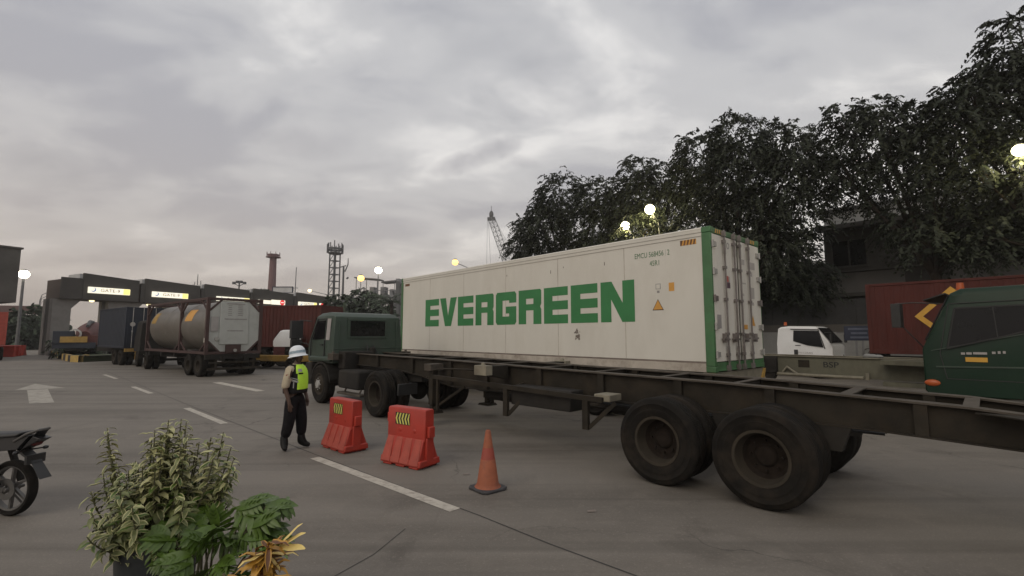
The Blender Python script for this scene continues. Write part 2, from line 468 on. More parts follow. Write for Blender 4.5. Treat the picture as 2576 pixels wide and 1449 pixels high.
def thing(name, label, cat, loc=(0, 0, 0), rotz=0., group=None):
    o = bpy.data.objects.new(name, None); COL.objects.link(o)
    o.location = loc; o.rotation_euler = (0, 0, rotz); o.empty_display_size = .3
    return tag(o, label, cat, group)
def struct(o): o['kind'] = 'structure'; return o
def copy_tree(o, parent=None):
    c = o.copy(); COL.objects.link(c)
    if parent is not None: c.parent = parent
    for ch in [q for q in bpy.data.objects if q.parent == o]: copy_tree(ch, c)
    return c

# ------------------------------------------------------------------ ground, markings, kerbs
b = B(); b.add([(-900, -60, -.02), (900, -60, -.02), (900, 1800, -.02), (-900, 1800, -.02)], [(0, 1, 2, 3)])
struct(b.build('ground', 'ground', recalc=False))
b = B(); b.add([W(-40, -40), W(-40, 17.0), W(95, 17.0), W(95, -40)], [(0, 1, 2, 3)])
o = b.build('road', 'road', recalc=False); struct(o)
b = B(); b.hexa([W(-40, 17.2, -.02), W(-40, 60, -.02), W(60, 60, -.02), W(60, 17.2, -.02), W(-40, 17.2, .14), W(-40, 60, .14), W(60, 60, .14), W(60, 17.2, .14)])
struct(b.build('pavement', 'concrete'))
b = B(); b.hexa([W(-40, 17.0, -.02), W(-40, 17.2, -.02), W(60, 17.2, -.02), W(60, 17.0, -.02), W(-40, 17.0, .15), W(-40, 17.2, .15), W(60, 17.2, .15), W(60, 17.0, .15)])
struct(b.build('kerb', 'concrete'))
def strip(name, pts, wd, m, z=.004):
    b = B()
    for p, q in zip(pts[:-1], pts[1:]):
        p, q = Vector((*p, 0)), Vector((*q, 0)); d = (q - p).normalized(); x = Vector((-d.y, d.x, 0)) * wd / 2
        b.add([p - x + Vector((0, 0, z)), q - x + Vector((0, 0, z)), q + x + Vector((0, 0, z)), p + x + Vector((0, 0, z))], [(0, 1, 2, 3)])
    return struct(b.build(name, m, recalc=False))
for p, q in (((-.62, 5.40), (-3.06, 7.62)), ((-6.18, 10.48), (-8.47, 12.65)), ((-11.76, 15.78), (-13.95, 17.81)), ((-17.2, 21.0), (-19.6, 23.2))):
    strip('lane_marking', [p, q], .15, 'marking')
strip('lane_marking', [(-8.54, 16.44), (-11.88, 19.43)], .3, 'marking')
strip('expansion_joint', [(2.1, 2.75), (.98, 3.98), (.35, 4.55), (-.35, 5.25), (-2.9, 7.6), (-9, 13.4), (-22, 26)], .016, 'kerb_black', .003)
strip('expansion_joint', [(-1.6, 3.6), (-1.2, 4.35), (-1.05, 4.9)], .008, 'kerb_black', .003)
# straight-ahead arrow
b = B()
b.add([(-13.39, 13.46, .004), (-12.91, 13.69, .004), (-16.78, 17.36, .004), (-16.54, 16.62, .004)][:2] + [(-16.35, 17.05, .004), (-16.75, 16.72, .004)], [(0, 1, 2, 3)])
b.add([(-17.16, 16.70, .004), (-16.05, 17.40, .004), (-18.6, 18.85, .004)], [(0, 1, 2)])
struct(b.build('arrow_marking', 'marking_worn', recalc=False))

# ------------------------------------------------------------------ wheels
def tyre_mesh(b, c, d, r, wd, mi=0):
    """tyre with shoulders, tread grooves and a bead; d points outward"""
    h = wd / 2
    ri = r * .545
    prof = [(ri, -h * .78), (ri + .03, -h * .92), (r * .80, -h), (r * .93, -h * .93), (r * .985, -h * .80), (r, -h * .66)]
    for g in (-.40, 0, .40):
        prof += [(r, h * (g - .07)), (r - .016, h * (g - .05)), (r - .016, h * (g + .05)), (r, h * (g + .07))]
    prof += [(r, h * .66), (r * .985, h * .80), (r * .93, h * .93), (r * .87, h * .985), (r * .865, h * 1.02), (r * .845, h * 1.02), (r * .84, h), (r * .74, h * .985), (r * .735, h * 1.01), (r * .70, h * 1.0), (r * .66, h * .95), (ri + .03, h * .92), (ri, h * .78)]
    b.lathe(prof, c, d, 40, mi)
def rim_mesh(b, c, d, r, wd, deep=True):
    h = wd / 2; ri = r * .545
    if deep:
        prof = [(ri + .012, h * .80), (ri + .012, h * .90), (ri - .02, h * .88), (ri - .035, h * .55), (ri - .05, -h * .25), (ri * .70, -h * .52), (ri * .42, -h * .50), (ri * .36, -h * .30), (ri * .28, -h * .22), (.0, -h * .20)]
        b.lathe(prof, c, d, 32, 0, mis=[0, 0, 0, 0, 1, 1, 1, 1, 1])
        nn = Vector(d).normalized(); a = nn.orthogonal().normalized(); q = nn.cross(a)
        for i in range(8):
            t = 2 * math.pi * i / 8; e = (a * math.cos(t) + q * math.sin(t)) * ri * .56
            b.cyl(Vector(c) + e - nn * h * .5, Vector(c) + e - nn * h * .30, .016, n=6, mi=1)
    else:
        prof = [(ri + .012, h * .80), (ri + .012, h * .92), (ri - .02, h * .90), (ri - .04, h * .72), (ri * .82, h * .62), (ri * .62, h * 1.02), (ri * .40, h * 1.08), (ri * .36, h * 1.3), (0, h * 1.35)]
        b.lathe(prof, c, d, 32, 0, mis=[0] * 6 + [1, 1])
        nn = Vector(d).normalized(); a = nn.orthogonal().normalized(); q = nn.cross(a)
        for i in range(8):
            t = 2 * math.pi * i / 8; e = (a * math.cos(t) + q * math.sin(t)) * ri * .52
            b.cyl(Vector(c) + e + nn * h * .95, Vector(c) + e + nn * h * 1.14, .018, n=6, mi=1)
def wheel(root, c, side, r=.53, wd=.28, deep=True, rimm=('rim_steel', 'hub_rust')):
    b = B(); tyre_mesh(b, c, (0, side, 0), r, wd)
    o = b.build('wheel', 'rubber', root, angle=50)
    b = B(); rim_mesh(b, c, (0, side, 0), r, wd, deep)
    b.build('rim', list(rimm), o, angle=40)
    return o
def axle_set(root, x, r, yo, wd=.28, dual=True):
    for sgn in (1, -1):
        wheel(root, (x, sgn * (yo - wd / 2), r), sgn, r, wd)
        if dual: wheel(root, (x, sgn * (yo - wd * 1.5 - .06), r), -sgn, r, wd)
    b = B(); b.cyl((x, -yo + .2, r), (x, yo - .2, r), .075, n=14)
    b.cyl((x, -.62, r), (x, -.45, r), .19, n=18); b.cyl((x, .62, r), (x, .45, r), .19, n=18)
    b.build('axle', 'chassis_black', root)

# ------------------------------------------------------------------ near empty skeletal trailer
RIG_A = LANE_A + R(2.9)
T0 = W(-1.4, -2.33)
trailer = thing('skeletal_trailer', 'long dark empty container trailer with bare ladder frame passing closest to the viewer', 'trailer', T0, RIG_A)
TOP = [(-3.3, 1.145), (-2.75, 1.175), (-2.3, 1.212), (0, 1.285), (3, 1.325), (6.2, 1.372), (10.3, 1.395)]
BOT = [(10.3, 1.08), (8.1, 1.065), (6.75, .955), (6.2, .86), (5.6, .80), (3.5, .83), (1.0, .885), (-1.5, .885), (-2.7, .845), (-3.3, .80)]
def zt(x):
    for (a, p), (c, q) in zip(TOP[:-1], TOP[1:]):
        if x <= c: return p + (q - p) * (x - a) / (c - a)
    return TOP[-1][1]
def zb(x):
    bb = BOT[::-1]
    for (a, p), (c, q) in zip(bb[:-1], bb[1:]):
        if x <= c: return p + (q - p) * (x - a) / (c - a)
    return bb[-1][1]
for sy in (1, -1):
    y = .52 * sy; b = B()
    # web, then flanges following the top and bottom lines
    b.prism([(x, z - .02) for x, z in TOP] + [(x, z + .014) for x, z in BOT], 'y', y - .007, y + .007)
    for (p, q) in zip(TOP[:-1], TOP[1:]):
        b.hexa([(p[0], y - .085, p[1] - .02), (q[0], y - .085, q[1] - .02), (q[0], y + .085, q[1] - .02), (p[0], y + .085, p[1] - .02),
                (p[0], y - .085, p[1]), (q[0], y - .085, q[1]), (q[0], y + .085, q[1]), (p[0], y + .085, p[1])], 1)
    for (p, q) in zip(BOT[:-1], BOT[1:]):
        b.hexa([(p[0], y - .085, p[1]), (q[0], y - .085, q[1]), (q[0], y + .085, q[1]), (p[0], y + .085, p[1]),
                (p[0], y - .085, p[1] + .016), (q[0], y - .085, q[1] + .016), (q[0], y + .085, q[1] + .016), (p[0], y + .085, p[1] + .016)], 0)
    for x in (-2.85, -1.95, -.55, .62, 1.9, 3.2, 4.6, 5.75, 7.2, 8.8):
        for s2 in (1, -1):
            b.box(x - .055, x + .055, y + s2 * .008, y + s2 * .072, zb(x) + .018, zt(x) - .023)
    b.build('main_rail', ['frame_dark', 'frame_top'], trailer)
for i, x in enumerate((-2.32, -1.3, -.1, .95, 2.1, 3.25, 4.4, 5.5, 6.6, 7.8, 9.0)):
    b = B(); z = zt(x); wd = .12 if i in (0, 1) else .085
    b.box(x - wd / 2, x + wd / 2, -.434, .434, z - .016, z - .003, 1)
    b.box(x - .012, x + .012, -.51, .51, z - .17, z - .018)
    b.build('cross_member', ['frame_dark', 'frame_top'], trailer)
for x in (-3.15, 4.05, 10.15):   # bolsters with twistlock pads
    z = zt(x)
    for s in (1, -1):
        b = B()
        b.hexa([(x - .11, s * .61, z - .26), (x + .11, s * .61, z - .26), (x + .11, s * 1.21, z - .16), (x - .11, s * 1.21, z - .16),
                (x - .11, s * .61, z - .005), (x + .11, s * .61, z - .005), (x + .11, s * 1.21, z - .005), (x - .11, s * 1.21, z - .005)], 0)
        b.box(x - .16, x + .16, s * 1.06, s * 1.22, z - .165, z + .01, 1)
        b.cyl((x, s * 1.14, z + .01), (x, s * 1.14, z + .06), .045, .03, n=10, mi=1)
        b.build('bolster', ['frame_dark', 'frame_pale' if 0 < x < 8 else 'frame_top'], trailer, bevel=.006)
for s in (1, -1):   # rear gussets
    b = B()
    b.prism([(-2.35, s * .61), (-3.03, s * .61), (-3.03, s * 1.15)], 'z', zt(-2.6) - .03, zt(-2.6) - .018)
    b.prism([(-2.35, zt(-2.35) - .05), (-3.03, zt(-3) - .02), (-3.03, zt(-3) - .20)], 'y', s * .608, s * .632)
    b.build('gusset', 'frame_dark', trailer)
axle_set(trailer, -.62, .545, 1.25, .30); axle_set(trailer, .62, .545, 1.25, .30)
for s in (1, -1):
    b = B()
    for cx_ in (-.62, .62):
        for k in range(5):
            b.tube([(cx_ - .52 + .06 * k, s * .54, .70 + .018 * k), (cx_, s * .54, .62 + .018 * k), (cx_ + .52 - .06 * k, s * .54, .70 + .018 * k)], .016, 6)
    for x in (-1.2, 0, 1.2): b.prism([(x - .16, .885), (x + .16, .885), (x + .06, .62), (x - .06, .62)], 'y', s * .47, s * .60)
    b.build('leaf_spring', 'chassis_black', trailer)
for s in (1, -1):
    b = B(); x = 6.05
    b.box(x - .07, x + .07, s * .72, s * .86, .42, 1.22); b.box(x - .05, x + .05, s * .74, s * .84, .24, .42)
    b.prism([(x - .19, .25), (x + .19, .25), (x + .13, .30), (x - .13, .30)], 'y', s * .64, s * .94)
    b.box(x - .20, x - .14, s * .76, s * .82, .30, 1.0)
    b.beam((x - .05, s * .79, .34), (x - .85, s * .62, .84), .05, .05)
    b.box(x - .12, x + .12, s * .61, s * .95, 1.14, 1.28, 1)
    b.build('landing_leg', ['frame_dark', 'frame_top'], trailer, bevel=.005)
for s in (1, -1):   # side guards
    b = B(); y = s * 1.05
    z0, z1 = 1.045, .955
    b.beam((5.75, y, z0), (1.55, y, z1), .05, .075, 1)
    b.tube([(5.72, y, z0), (5.70, y, 1.17), (5.55, y - s * .05, 1.21), (4.9, y - s * .3, 1.21), (4.85, y - s * .42, 1.19)], .018, 6)
    for x in (3.55, 1.85):
        zz = z1 + (z0 - z1) * (x - 1.55) / 4.2
        b.box(x - .05, x + .05, y - .03, y + .03, .50, zz - .04)
        b.beam((x - .04, y - s * .02, .53), (x - .42, y - s * .15, zz - .05), .045, .06)
        b.beam((x, y - s * .03, zz - .06), (x, s * .60, zz + .02), .05, .05)
    b.beam((5.7, y, .47), (1.5, y, .47), .03, .03) if s < 0 else None
    b.build('side_guard', ['frame_dark', 'frame_dark'], trailer)
b = B()   # tool box, air tank and spare wheel carrier between the guards
b.box(2.2, 3.5, .62, .98, .70, 1.02)
b.build('tool_box', 'chassis_black', trailer, bevel=.02)
b = B(); b.cyl((1.2, -.3, .66), (2.2, -.3, .66), .13, n=16); b.build('air_tank', 'chassis_black', trailer); b = B(); b.cyl((4.2, .1, .68), (5.0, .1, .68), .12, n=16); b.build('air_tank', 'chassis_black', trailer)
b = B(); b.box(1.45, 1.72, .70, 1.02, .93, 1.03); b.build('bracket_box', 'frame_pale', trailer, bevel=.01)
b = B()
for y in (-.25, -.12, .05, .2): b.tube([(-1.6, y, .80), (1, y, .76), (3, y * 1.3, .80), (5.2, y, .74), (7.2, y * .5, 1.0)], .016, 6)
b.build('air_hose', 'black', trailer)
b = B(); b.box(-3.4, -3.32, -1.15, 1.15, .55, .70); b.box(-3.34, -3.28, .45, .6, .7, .95); b.box(-3.34, -3.28, -.6, -.45, .7, .95)
b.build('rear_bumper', 'frame_dark', trailer)

# ------------------------------------------------------------------ cab shells
def cab_shell(root, x0, x1, hw, z0, z1, body, rake=.28, sill=None, rear_window=True, door_window=None, tumble=.07, roof_r=.12, sleeper=False):
    """a cab: side outline in x,z with chamfered roof edges. x1 is the front. Panels round the window openings are real frames set proud of the glass."""
    b = B()
    sill = sill if sill is not None else z0 + (z1 - z0) * .42
    outline = [(x0, z0), (x0 - .0, sill), (x0 + .04, z1 - roof_r), (x0 + .16, z1 - .02), (x0 + .5, z1 + .02), (x1 - rake - .25, z1), (x1 - rake - .08, z1 - roof_r * .55), (x1 - .06, sill + .02), (x1, sill - .12), (x1, z0 + .08), (x1 - .06, z0)]
    def ring(scale_y, ins):
        out = []
        for x, z in outline:
            tz = max(0, (z - sill) / (z1 - sill))
            out.append((x, z, scale_y * (hw - tumble * tz)))
        return out
    n = len(outline)
    # layers across the width: near side, shoulders inset at roof, far side
    ys = (-1, -.93, .93, 1)
    vs = []
    for k in ys:
        for x, z in outline:
            tz = max(0, (z - sill) / (z1 - sill)); h = hw - tumble * tz
            zz = z; xx = x
            if abs(k) == 1:
                if z > z1 - roof_r - .01: zz = min(z, z1 - roof_r * .75); xx = x + (.02 if x < (x0 + x1) / 2 else -.02)
            vs.append((xx, k * h, zz))
    fs = []
    for j in range(3):
        for i in range(n):
            i2 = (i + 1) % n
            fs.append((j * n + i, j * n + i2, (j + 1) * n + i2, (j + 1) * n + i))
    fs.append(tuple(range(n - 1, -1, -1))); fs.append(tuple(range(3 * n, 4 * n)))
    b.add(vs, fs)
    return b.build('cab', body, root, bevel=.025, seg=3)
def side_y(hw, tumble, sill, z1, z): return hw - tumble * max(0, (z - sill) / (z1 - sill))

# ------------------------------------------------------------------ green tractor pulling the empty trailer
def make_tractor(root, cab_x0=10.3, cab_x1=11.95, hw=1.08, z0=1.12, z1=2.53, sill=1.72, ra=7.75, fa=10.95):
    cab = cab_shell(root, cab_x0, cab_x1, hw, z0, z1, 'truck_green', rake=.32, sill=sill)
    tb = .07
    # rear window with frame
    b = B(); b.box(cab_x0 - .012, cab_x0 + .03, -.50, .60, 1.86, 2.30); w_ = b.build('rear_window', 'glass_dark', root, bevel=.012)
    b = B()
    for (ya, yb, za, zb_) in ((-.56, -.50, 1.80, 2.36), (.60, .66, 1.80, 2.36), (-.50, .60, 1.80, 1.86), (-.50, .60, 2.30, 2.36)):
        b.box(cab_x0 - .022, cab_x0 + .035, ya, yb, za, zb_)
    b.build('window_frame', 'truck_green', w_, bevel=.006)
    b = B()
    for y in (-.9, .9): b.box(cab_x0 - .012, cab_x0 + .02, y - .02, y + .02, 1.2, 2.3)
    b.box(cab_x0 - .014, cab_x0 + .02, -1.05, 1.05, 1.50, 1.53)
    b.build('rear_rib', 'truck_green', root, bevel=.006)
    for s in (1, -1):
        y = lambda z: s * (side_y(hw, tb, sill, z1, z) + .004)
        # side glass
        q = [(cab_x0 + .60, 1.80), (cab_x0 + 1.36, 1.76), (cab_x0 + 1.16, 2.30), (cab_x0 + .63, 2.32)]
        b = B(); b.hexa([(x, y(z) - s * .02, z) for x, z in q] + [(x, y(z) + s * .004, z) for x, z in q]); b.build('side_window', 'glass_dark', root)
        b = B(); d0, d1 = cab_x0 + .54, cab_x0 + 1.42
        for (xa, za, xb, zb_) in ((d0, 1.16, d0, 2.36), (d1 + .05, 1.16, d1 + .05, 1.75), (d1 + .05, 1.75, d1 - .28, 2.36), (d0, 2.36, d1 - .28, 2.36)):
            b.beam((xa, y(za) + s * .004, za), (xb, y(zb_) + s * .004, zb_), .02, .02)
        b.box(d0 + .1, d0 + .26, min(y(1.6), y(1.6) + s * .03), max(y(1.6), y(1.6) + s * .03), 1.60, 1.64)
        b.build('door_trim', 'trim_black', root)
        # pale pillar deflector
        b = B(); b.hexa([(cab_x0 + .24, y(1.8), 1.76), (cab_x0 + .46, y(1.8), 1.76), (cab_x0 + .46, y(1.8) + s * .015, 1.76), (cab_x0 + .24, y(1.8) + s * .015, 1.76),
                (cab_x0 + .26, y(2.35), 2.36), (cab_x0 + .48, y(2.35), 2.36), (cab_x0 + .48, y(2.35) + s * .015, 2.36), (cab_x0 + .26, y(2.35) + s * .015, 2.36)])
        b.build('side_deflector', 'sticker_grey', root)
        b = B(); b.tube([(cab_x1 - .25, s * 1.12, 2.30), (cab_x1 - .02, s * 1.36, 2.34), (cab_x1 + .02, s * 1.40, 2.2), (cab_x1 + .02, s * 1.40, 1.7), (cab_x1 - .2, s * 1.15, 1.62)], .018, 6)
        b.box(cab_x1 - .04, cab_x1 + .10, s * 1.44 - .17, s * 1.44 + .17, 1.80, 2.32); b.box(cab_x1 - .03, cab_x1 + .08, s * 1.44 - .15, s * 1.44 + .15, 1.46, 1.76)
        b.build('mirror', 'trim_black', root, bevel=.03)
        # wheel arch / bumper end
        b = B()
        arch = [(fa + .66 * math.cos(t), .50 + .66 * math.sin(t)) for t in [R(a) for a in range(8, 173, 12)]]
        inner = [(fa + .60 * math.cos(t), .50 + .60 * math.sin(t)) for t in [R(a) for a in range(172, 7, -12)]]
        b.prism(arch + inner, 'y', s * .74, s * 1.13)
        b.build('wheel_arch', 'chassis_black', root)
        b = B()
        b.box(fa - .62, fa + .72, min(s * .9, s * 1.17), max(s * .9, s * 1.17), 1.16, 1.30)
        b.build('fender', 'truck_green', root, bevel=.05, seg=3)
        b = B(); b.box(fa + .64, cab_x1 + .05, min(s * .6, s * 1.12), max(s * .6, s * 1.12), .50, 1.10); b.build('bumper_end', 'chassis_black', root, bevel=.03)
        b = B()
        b.box(8.85, 9.95, min(s * .5, s * 1.08), max(s * .5, s * 1.08), .50, .98)
        b.build('fuel_tank', 'chassis_black', root, bevel=.06, seg=3)
        b = B(); b.box(8.6, 9.85, min(s * .95, s * 1.15), max(s * .95, s * 1.15), .36, .42); b.beam((8.8, s * 1.05, .42), (8.8, s * 1.0, .52), .04, .04); b.beam((9.6, s * 1.05, .42), (9.6, s * 1.0, .52), .04, .04)
        b.build('step', 'frame_top', root, bevel=.01)
    b = B()
    q = [(cab_x1 - .055, sill + .05), (cab_x1 - .335, z1 - .12)]
    b.hexa([(q[0][0], -1.05, q[0][1]), (q[0][0], 1.05, q[0][1]), (q[0][0] + .02, 1.05, q[0][1] + .01), (q[0][0] + .02, -1.05, q[0][1] + .01),
            (q[1][0], -1.0, q[1][1]), (q[1][0], 1.0, q[1][1]), (q[1][0] + .02, 1.0, q[1][1] + .01), (q[1][0] + .02, -1.0, q[1][1] + .01)])
    b.build('windscreen', 'glass_dark', root)
    for s in (.45, -.45):
        b = B(); b.beam((cab_x1 - .03, s, sill + .07), (cab_x1 - .20, s + .30, sill + .42), .018, .018); b.build('wiper', 'black', root)
    for s in (1, -1):
        b = B(); b.beam((cab_x0 + .50, s * (hw + .03), 1.25), (cab_x0 + .50, s * (hw + .03), 1.75), .022, .022); b.build('grab_handle', 'black', root)
    b = B(); b.box(cab_x1 - .02, cab_x1 + .09, -1.15, 1.15, .45, .85); b.build('front_bumper', 'truck_green', root, bevel=.03)
    for s in (1, -1):
        b = B(); b.box(cab_x1 + .08, cab_x1 + .11, s * .9 - .15, s * .9 + .15, .58, .74); b.build('headlight', 'chrome', root, bevel=.01)
    b = B()
    for s in (1, -1): b.box(6.95, cab_x1 - .1, s * .43 - .04, s * .43 + .04, .80, 1.02)
    for x in (7.0, 8.6, 9.5, 11.4): b.box(x - .05, x + .05, -.39, .39, .83, .99)
    b.build('chassis', 'chassis_black', root, bevel=.006)
    b = B(); b.lathe([(.0, 1.03), (.45, 1.03), (.47, 1.05), (.45, 1.07), (0, 1.075)], (ra - .1, 0, 0), (0, 0, 1), 24); b.box(ra - .55, ra + .4, -.5, .5, .96, 1.02)
    b.build('fifth_wheel', 'chassis_black', root)
    b = B(); b.box(cab_x0 - .36, cab_x0 - .08, -.9, -.2, .95, 1.32); b.box(cab_x0 - .42, cab_x0 - .06, .15, .95, .98, 1.45); b.cyl((cab_x0 - .2, .0, 1.0), (cab_x0 - .2, 0, 1.55), .09, n=12)
    b.build('air_cleaner', 'chassis_black', root, bevel=.03)
    b = B(); b.tube([(cab_x0 - .05, .1, 1.6), (cab_x0 - .3, .15, 1.25), (cab_x0 - .7, .1, 1.2), (cab_x0 - 1.0, .05, 1.35)], .02, 6); b.tube([(cab_x0 - .05, -.1, 1.6), (cab_x0 - .35, -.12, 1.3), (cab_x0 - .8, -.1, 1.18), (cab_x0 - 1.0, .0, 1.3)], .02, 6)
    b.build('air_hose', 'black', root)
    axle_set(root, ra, .53, 1.24, .31)
    b = B(); b.ball((ra, 0, .53), (.24, .22, .24), 16, 10); b.cyl((ra, 0, .58), (ra + 1.6, 0, .78), .06, n=10); b.build('differential', 'chassis_black', root)
    for s in (1, -1): wheel(root, (fa, s * 1.03, .53), s, .53, .28, False, ('rim_steel', 'hinge_steel'))
    b = B(); b.cyl((fa, -.95, .5), (fa, .95, .5), .06, n=10); b.build('front_axle', 'chassis_black', root)
    for s in (1, -1):
        b = B(); b.box(6.92, 6.98, s * .85 - .25, s * .85 + .25, .55, .8); b.build('rear_lamp', 'trim_black', root, bevel=.01)
tractor = thing('tractor_unit', 'dusty green truck tractor with a dark rear window coupled to the empty trailer', 'truck', T0, RIG_A)
make_tractor(tractor)

# ------------------------------------------------------------------ white refrigerated container
CB = 1.17
box_ = thing('shipping_container', 'long white refrigerated container with green corner posts and large green lettering', 'container', W(6.096, 1.219, CB), LANE_A)
# local frame inside: x from rear (-6.096) to front, y=+1.219 is the near side
X0, Y0 = -6.096, 1.219
CL, CW, CHT = 12.192, 2.438, 2.896
def cx(l): return X0 + l
b = B(); b.box(cx(.06), cx(CL - .06), -Y0 + .03, Y0 - .03, .20, CHT - .10)
b.build('side_panel', 'white_panel', box_, bevel=.008)
b = B()
for s in (1, -1):
    b.box(cx(.19), cx(CL - .11), min(s * (Y0 - .05), s * (Y0 - .002)), max(s * (Y0 - .05), s * (Y0 - .002)), CHT - .10, CHT - .045)
    b.tube([(cx(.19), s * (Y0 - .035), CHT - .03), (cx(CL - .11), s * (Y0 - .035), CHT - .03)], .034, 8)
    b.box(cx(.19), cx(CL - .11), min(s * (Y0 - .05), s * (Y0 - .015)), max(s * (Y0 - .05), s * (Y0 - .015)), CHT - .175, CHT - .102)
b.box(cx(.1), cx(CL - .1), -Y0 + .05, Y0 - .05, CHT - .098, CHT - .02)
b.build('roof', 'white_panel', box_)
b = B()
for s in (1, -1):
    b.box(cx(.19), cx(CL - .11), min(s * (Y0 - .12), s * (Y0 - .004)), max(s * (Y0 - .12), s * (Y0 - .004)), .012, .165)
    b.box(cx(.19), cx(CL - .11), min(s * (Y0 - .12), s * (Y0 - .001)), max(s * (Y0 - .12), s * (Y0 - .001)), .0, .012)
b.build('bottom_rail', 'white_rail', box_, bevel=.004)
b = B()
for s in (1, -1): b.box(cx(.19), cx(CL - .11), min(s * (Y0 - .10), s * (Y0 - .028)), max(s * (Y0 - .10), s * (Y0 - .028)), .166, .20)
b.build('painted_shadow_gap', 'grime_and_shade', box_)  # shade of the seam above the rail, painted in as a dark strip
for xe, w_ in ((0, .19), (CL - .11, .11)):
    for s in (1, -1):
        b = B(); y1 = s * Y0; y0 = s * (Y0 - .13)
        b.box(cx(xe), cx(xe + w_), min(y0, y1), max(y0, y1), .12, CHT - .12)
        b.build('corner_post', 'green_paint', box_, bevel=.012)
        for z0 in (0, CHT - .118):
            b = B(); b.box(cx(xe - (.004 if xe == 0 else 0)), cx(xe + w_ + (.004 if xe else 0)), min(y0, s * (Y0 + .004)), max(y0, s * (Y0 + .004)), z0, z0 + .118)
            b.build('corner_casting', 'green_paint', box_, bevel=.012)
b = B(); b.box(cx(0), cx(.12), -Y0 + .13, Y0 - .13, CHT - .13, CHT - .015); b.build('door_header', 'green_paint', box_, bevel=.008)
b = B(); b.box(cx(0), cx(.14), -Y0 + .13, Y0 - .13, .02, .19); b.box(cx(-.012), cx(.0), -Y0 + .16, Y0 - .16, .02, .05); b.build('door_sill', 'green_paint', box_, bevel=.006)
def stripes(b, l0, l1, z0, z1, y, n=5):
    """black and yellow hazard stripes on the side"""
    b.add([(cx(l1), y, z0), (cx(l0), y, z0), (cx(l0), y, z1), (cx(l1), y, z1)], [(0, 1, 2, 3)], 0)
    st = (l1 - l0) / n
    for i in range(n):
        a = l0 + st * i
        b.add([(cx(a + st * .5), y + .001, z0), (cx(a), y + .001, z0), (cx(max(l0, min(l1, a + st * .5 - .06))), y + .001, z1), (cx(max(l0, min(l1, a + st - .06))), y + .001, z1)], [(0, 1, 2, 3)], 1)
doors = []
for (ya, yb) in ((.02, 1.21), (1.228, 2.42)):
    b = B(); b.box(cx(-.002), cx(.07), Y0 - yb + .02, Y0 - ya - .0 - (.03 if ya < .1 else 0), .205, CHT - .145)
    doors.append(b.build('door', 'door_white', box_, bevel=.01))
b = B(); b.box(cx(-.006), cx(.0), Y0 - 1.229, Y0 - 1.208, .2, CHT - .15); b.build('door_seal', 'black', doors[0])
for i, yb in enumerate((.52, .99, 1.22 + .05, 1.72)):
    y = Y0 - yb; d = doors[0 if i < 2 else 1]
    b = B(); b.cyl((cx(-.045), y, .05), (cx(-.045), y, CHT - .02), .0185, n=10)
    for z in (.10, .34, .75, 1.45, 2.1, CHT - .26, CHT - .07): b.box(cx(-.062), cx(-.002), y - .045, y + .045, z - .028, z + .028)
    for z in (.07, CHT - .10): b.box(cx(-.07), cx(-.0), y - .04, y + .04, z - .05, z + .05)
    b.box(cx(-.058), cx(-.032), y - .03, y + .03, .2, .50); b.box(cx(-.058), cx(-.032), y - .03, y + .03, CHT - .52, CHT - .22)
    bar = b.build('lock_bar', 'bar_steel', d)
    s = 1 if i < 2 else -1
    b = B(); b.beam((cx(-.075), y, .64), (cx(-.075), y + s * .26, .66), .02, .035); b.box(cx(-.09), cx(-.002), y + s * .15 - .025, y + s * .15 + .025, .58, .76); b.box(cx(-.07), cx(-.01), y + s * .17 - .05, y + s * .17 + .05, .62, .66)
    b.build('door_handle', 'bar_steel', bar)
for z in (2.54, 1.99, 1.45, .90, .35):
    for k, ya in ((0, .09), (1, 2.30)):
        b = B(); y = Y0 - ya
        b.box(cx(-.035), cx(.03), y - .09, y + .05, z - .05, z + .05) if k == 0 else b.box(cx(-.035), cx(.03), y - .05, y + .09, z - .05, z + .05)
        b.cyl((cx(-.03), y + (.065 if k == 0 else -.065), z - .07), (cx(-.03), y + (.065 if k == 0 else -.065), z + .07), .024, n=8)
        b.build('hinge', 'hinge_steel' if abs(z - 1.45) > .1 else 'bar_steel', doors[k])
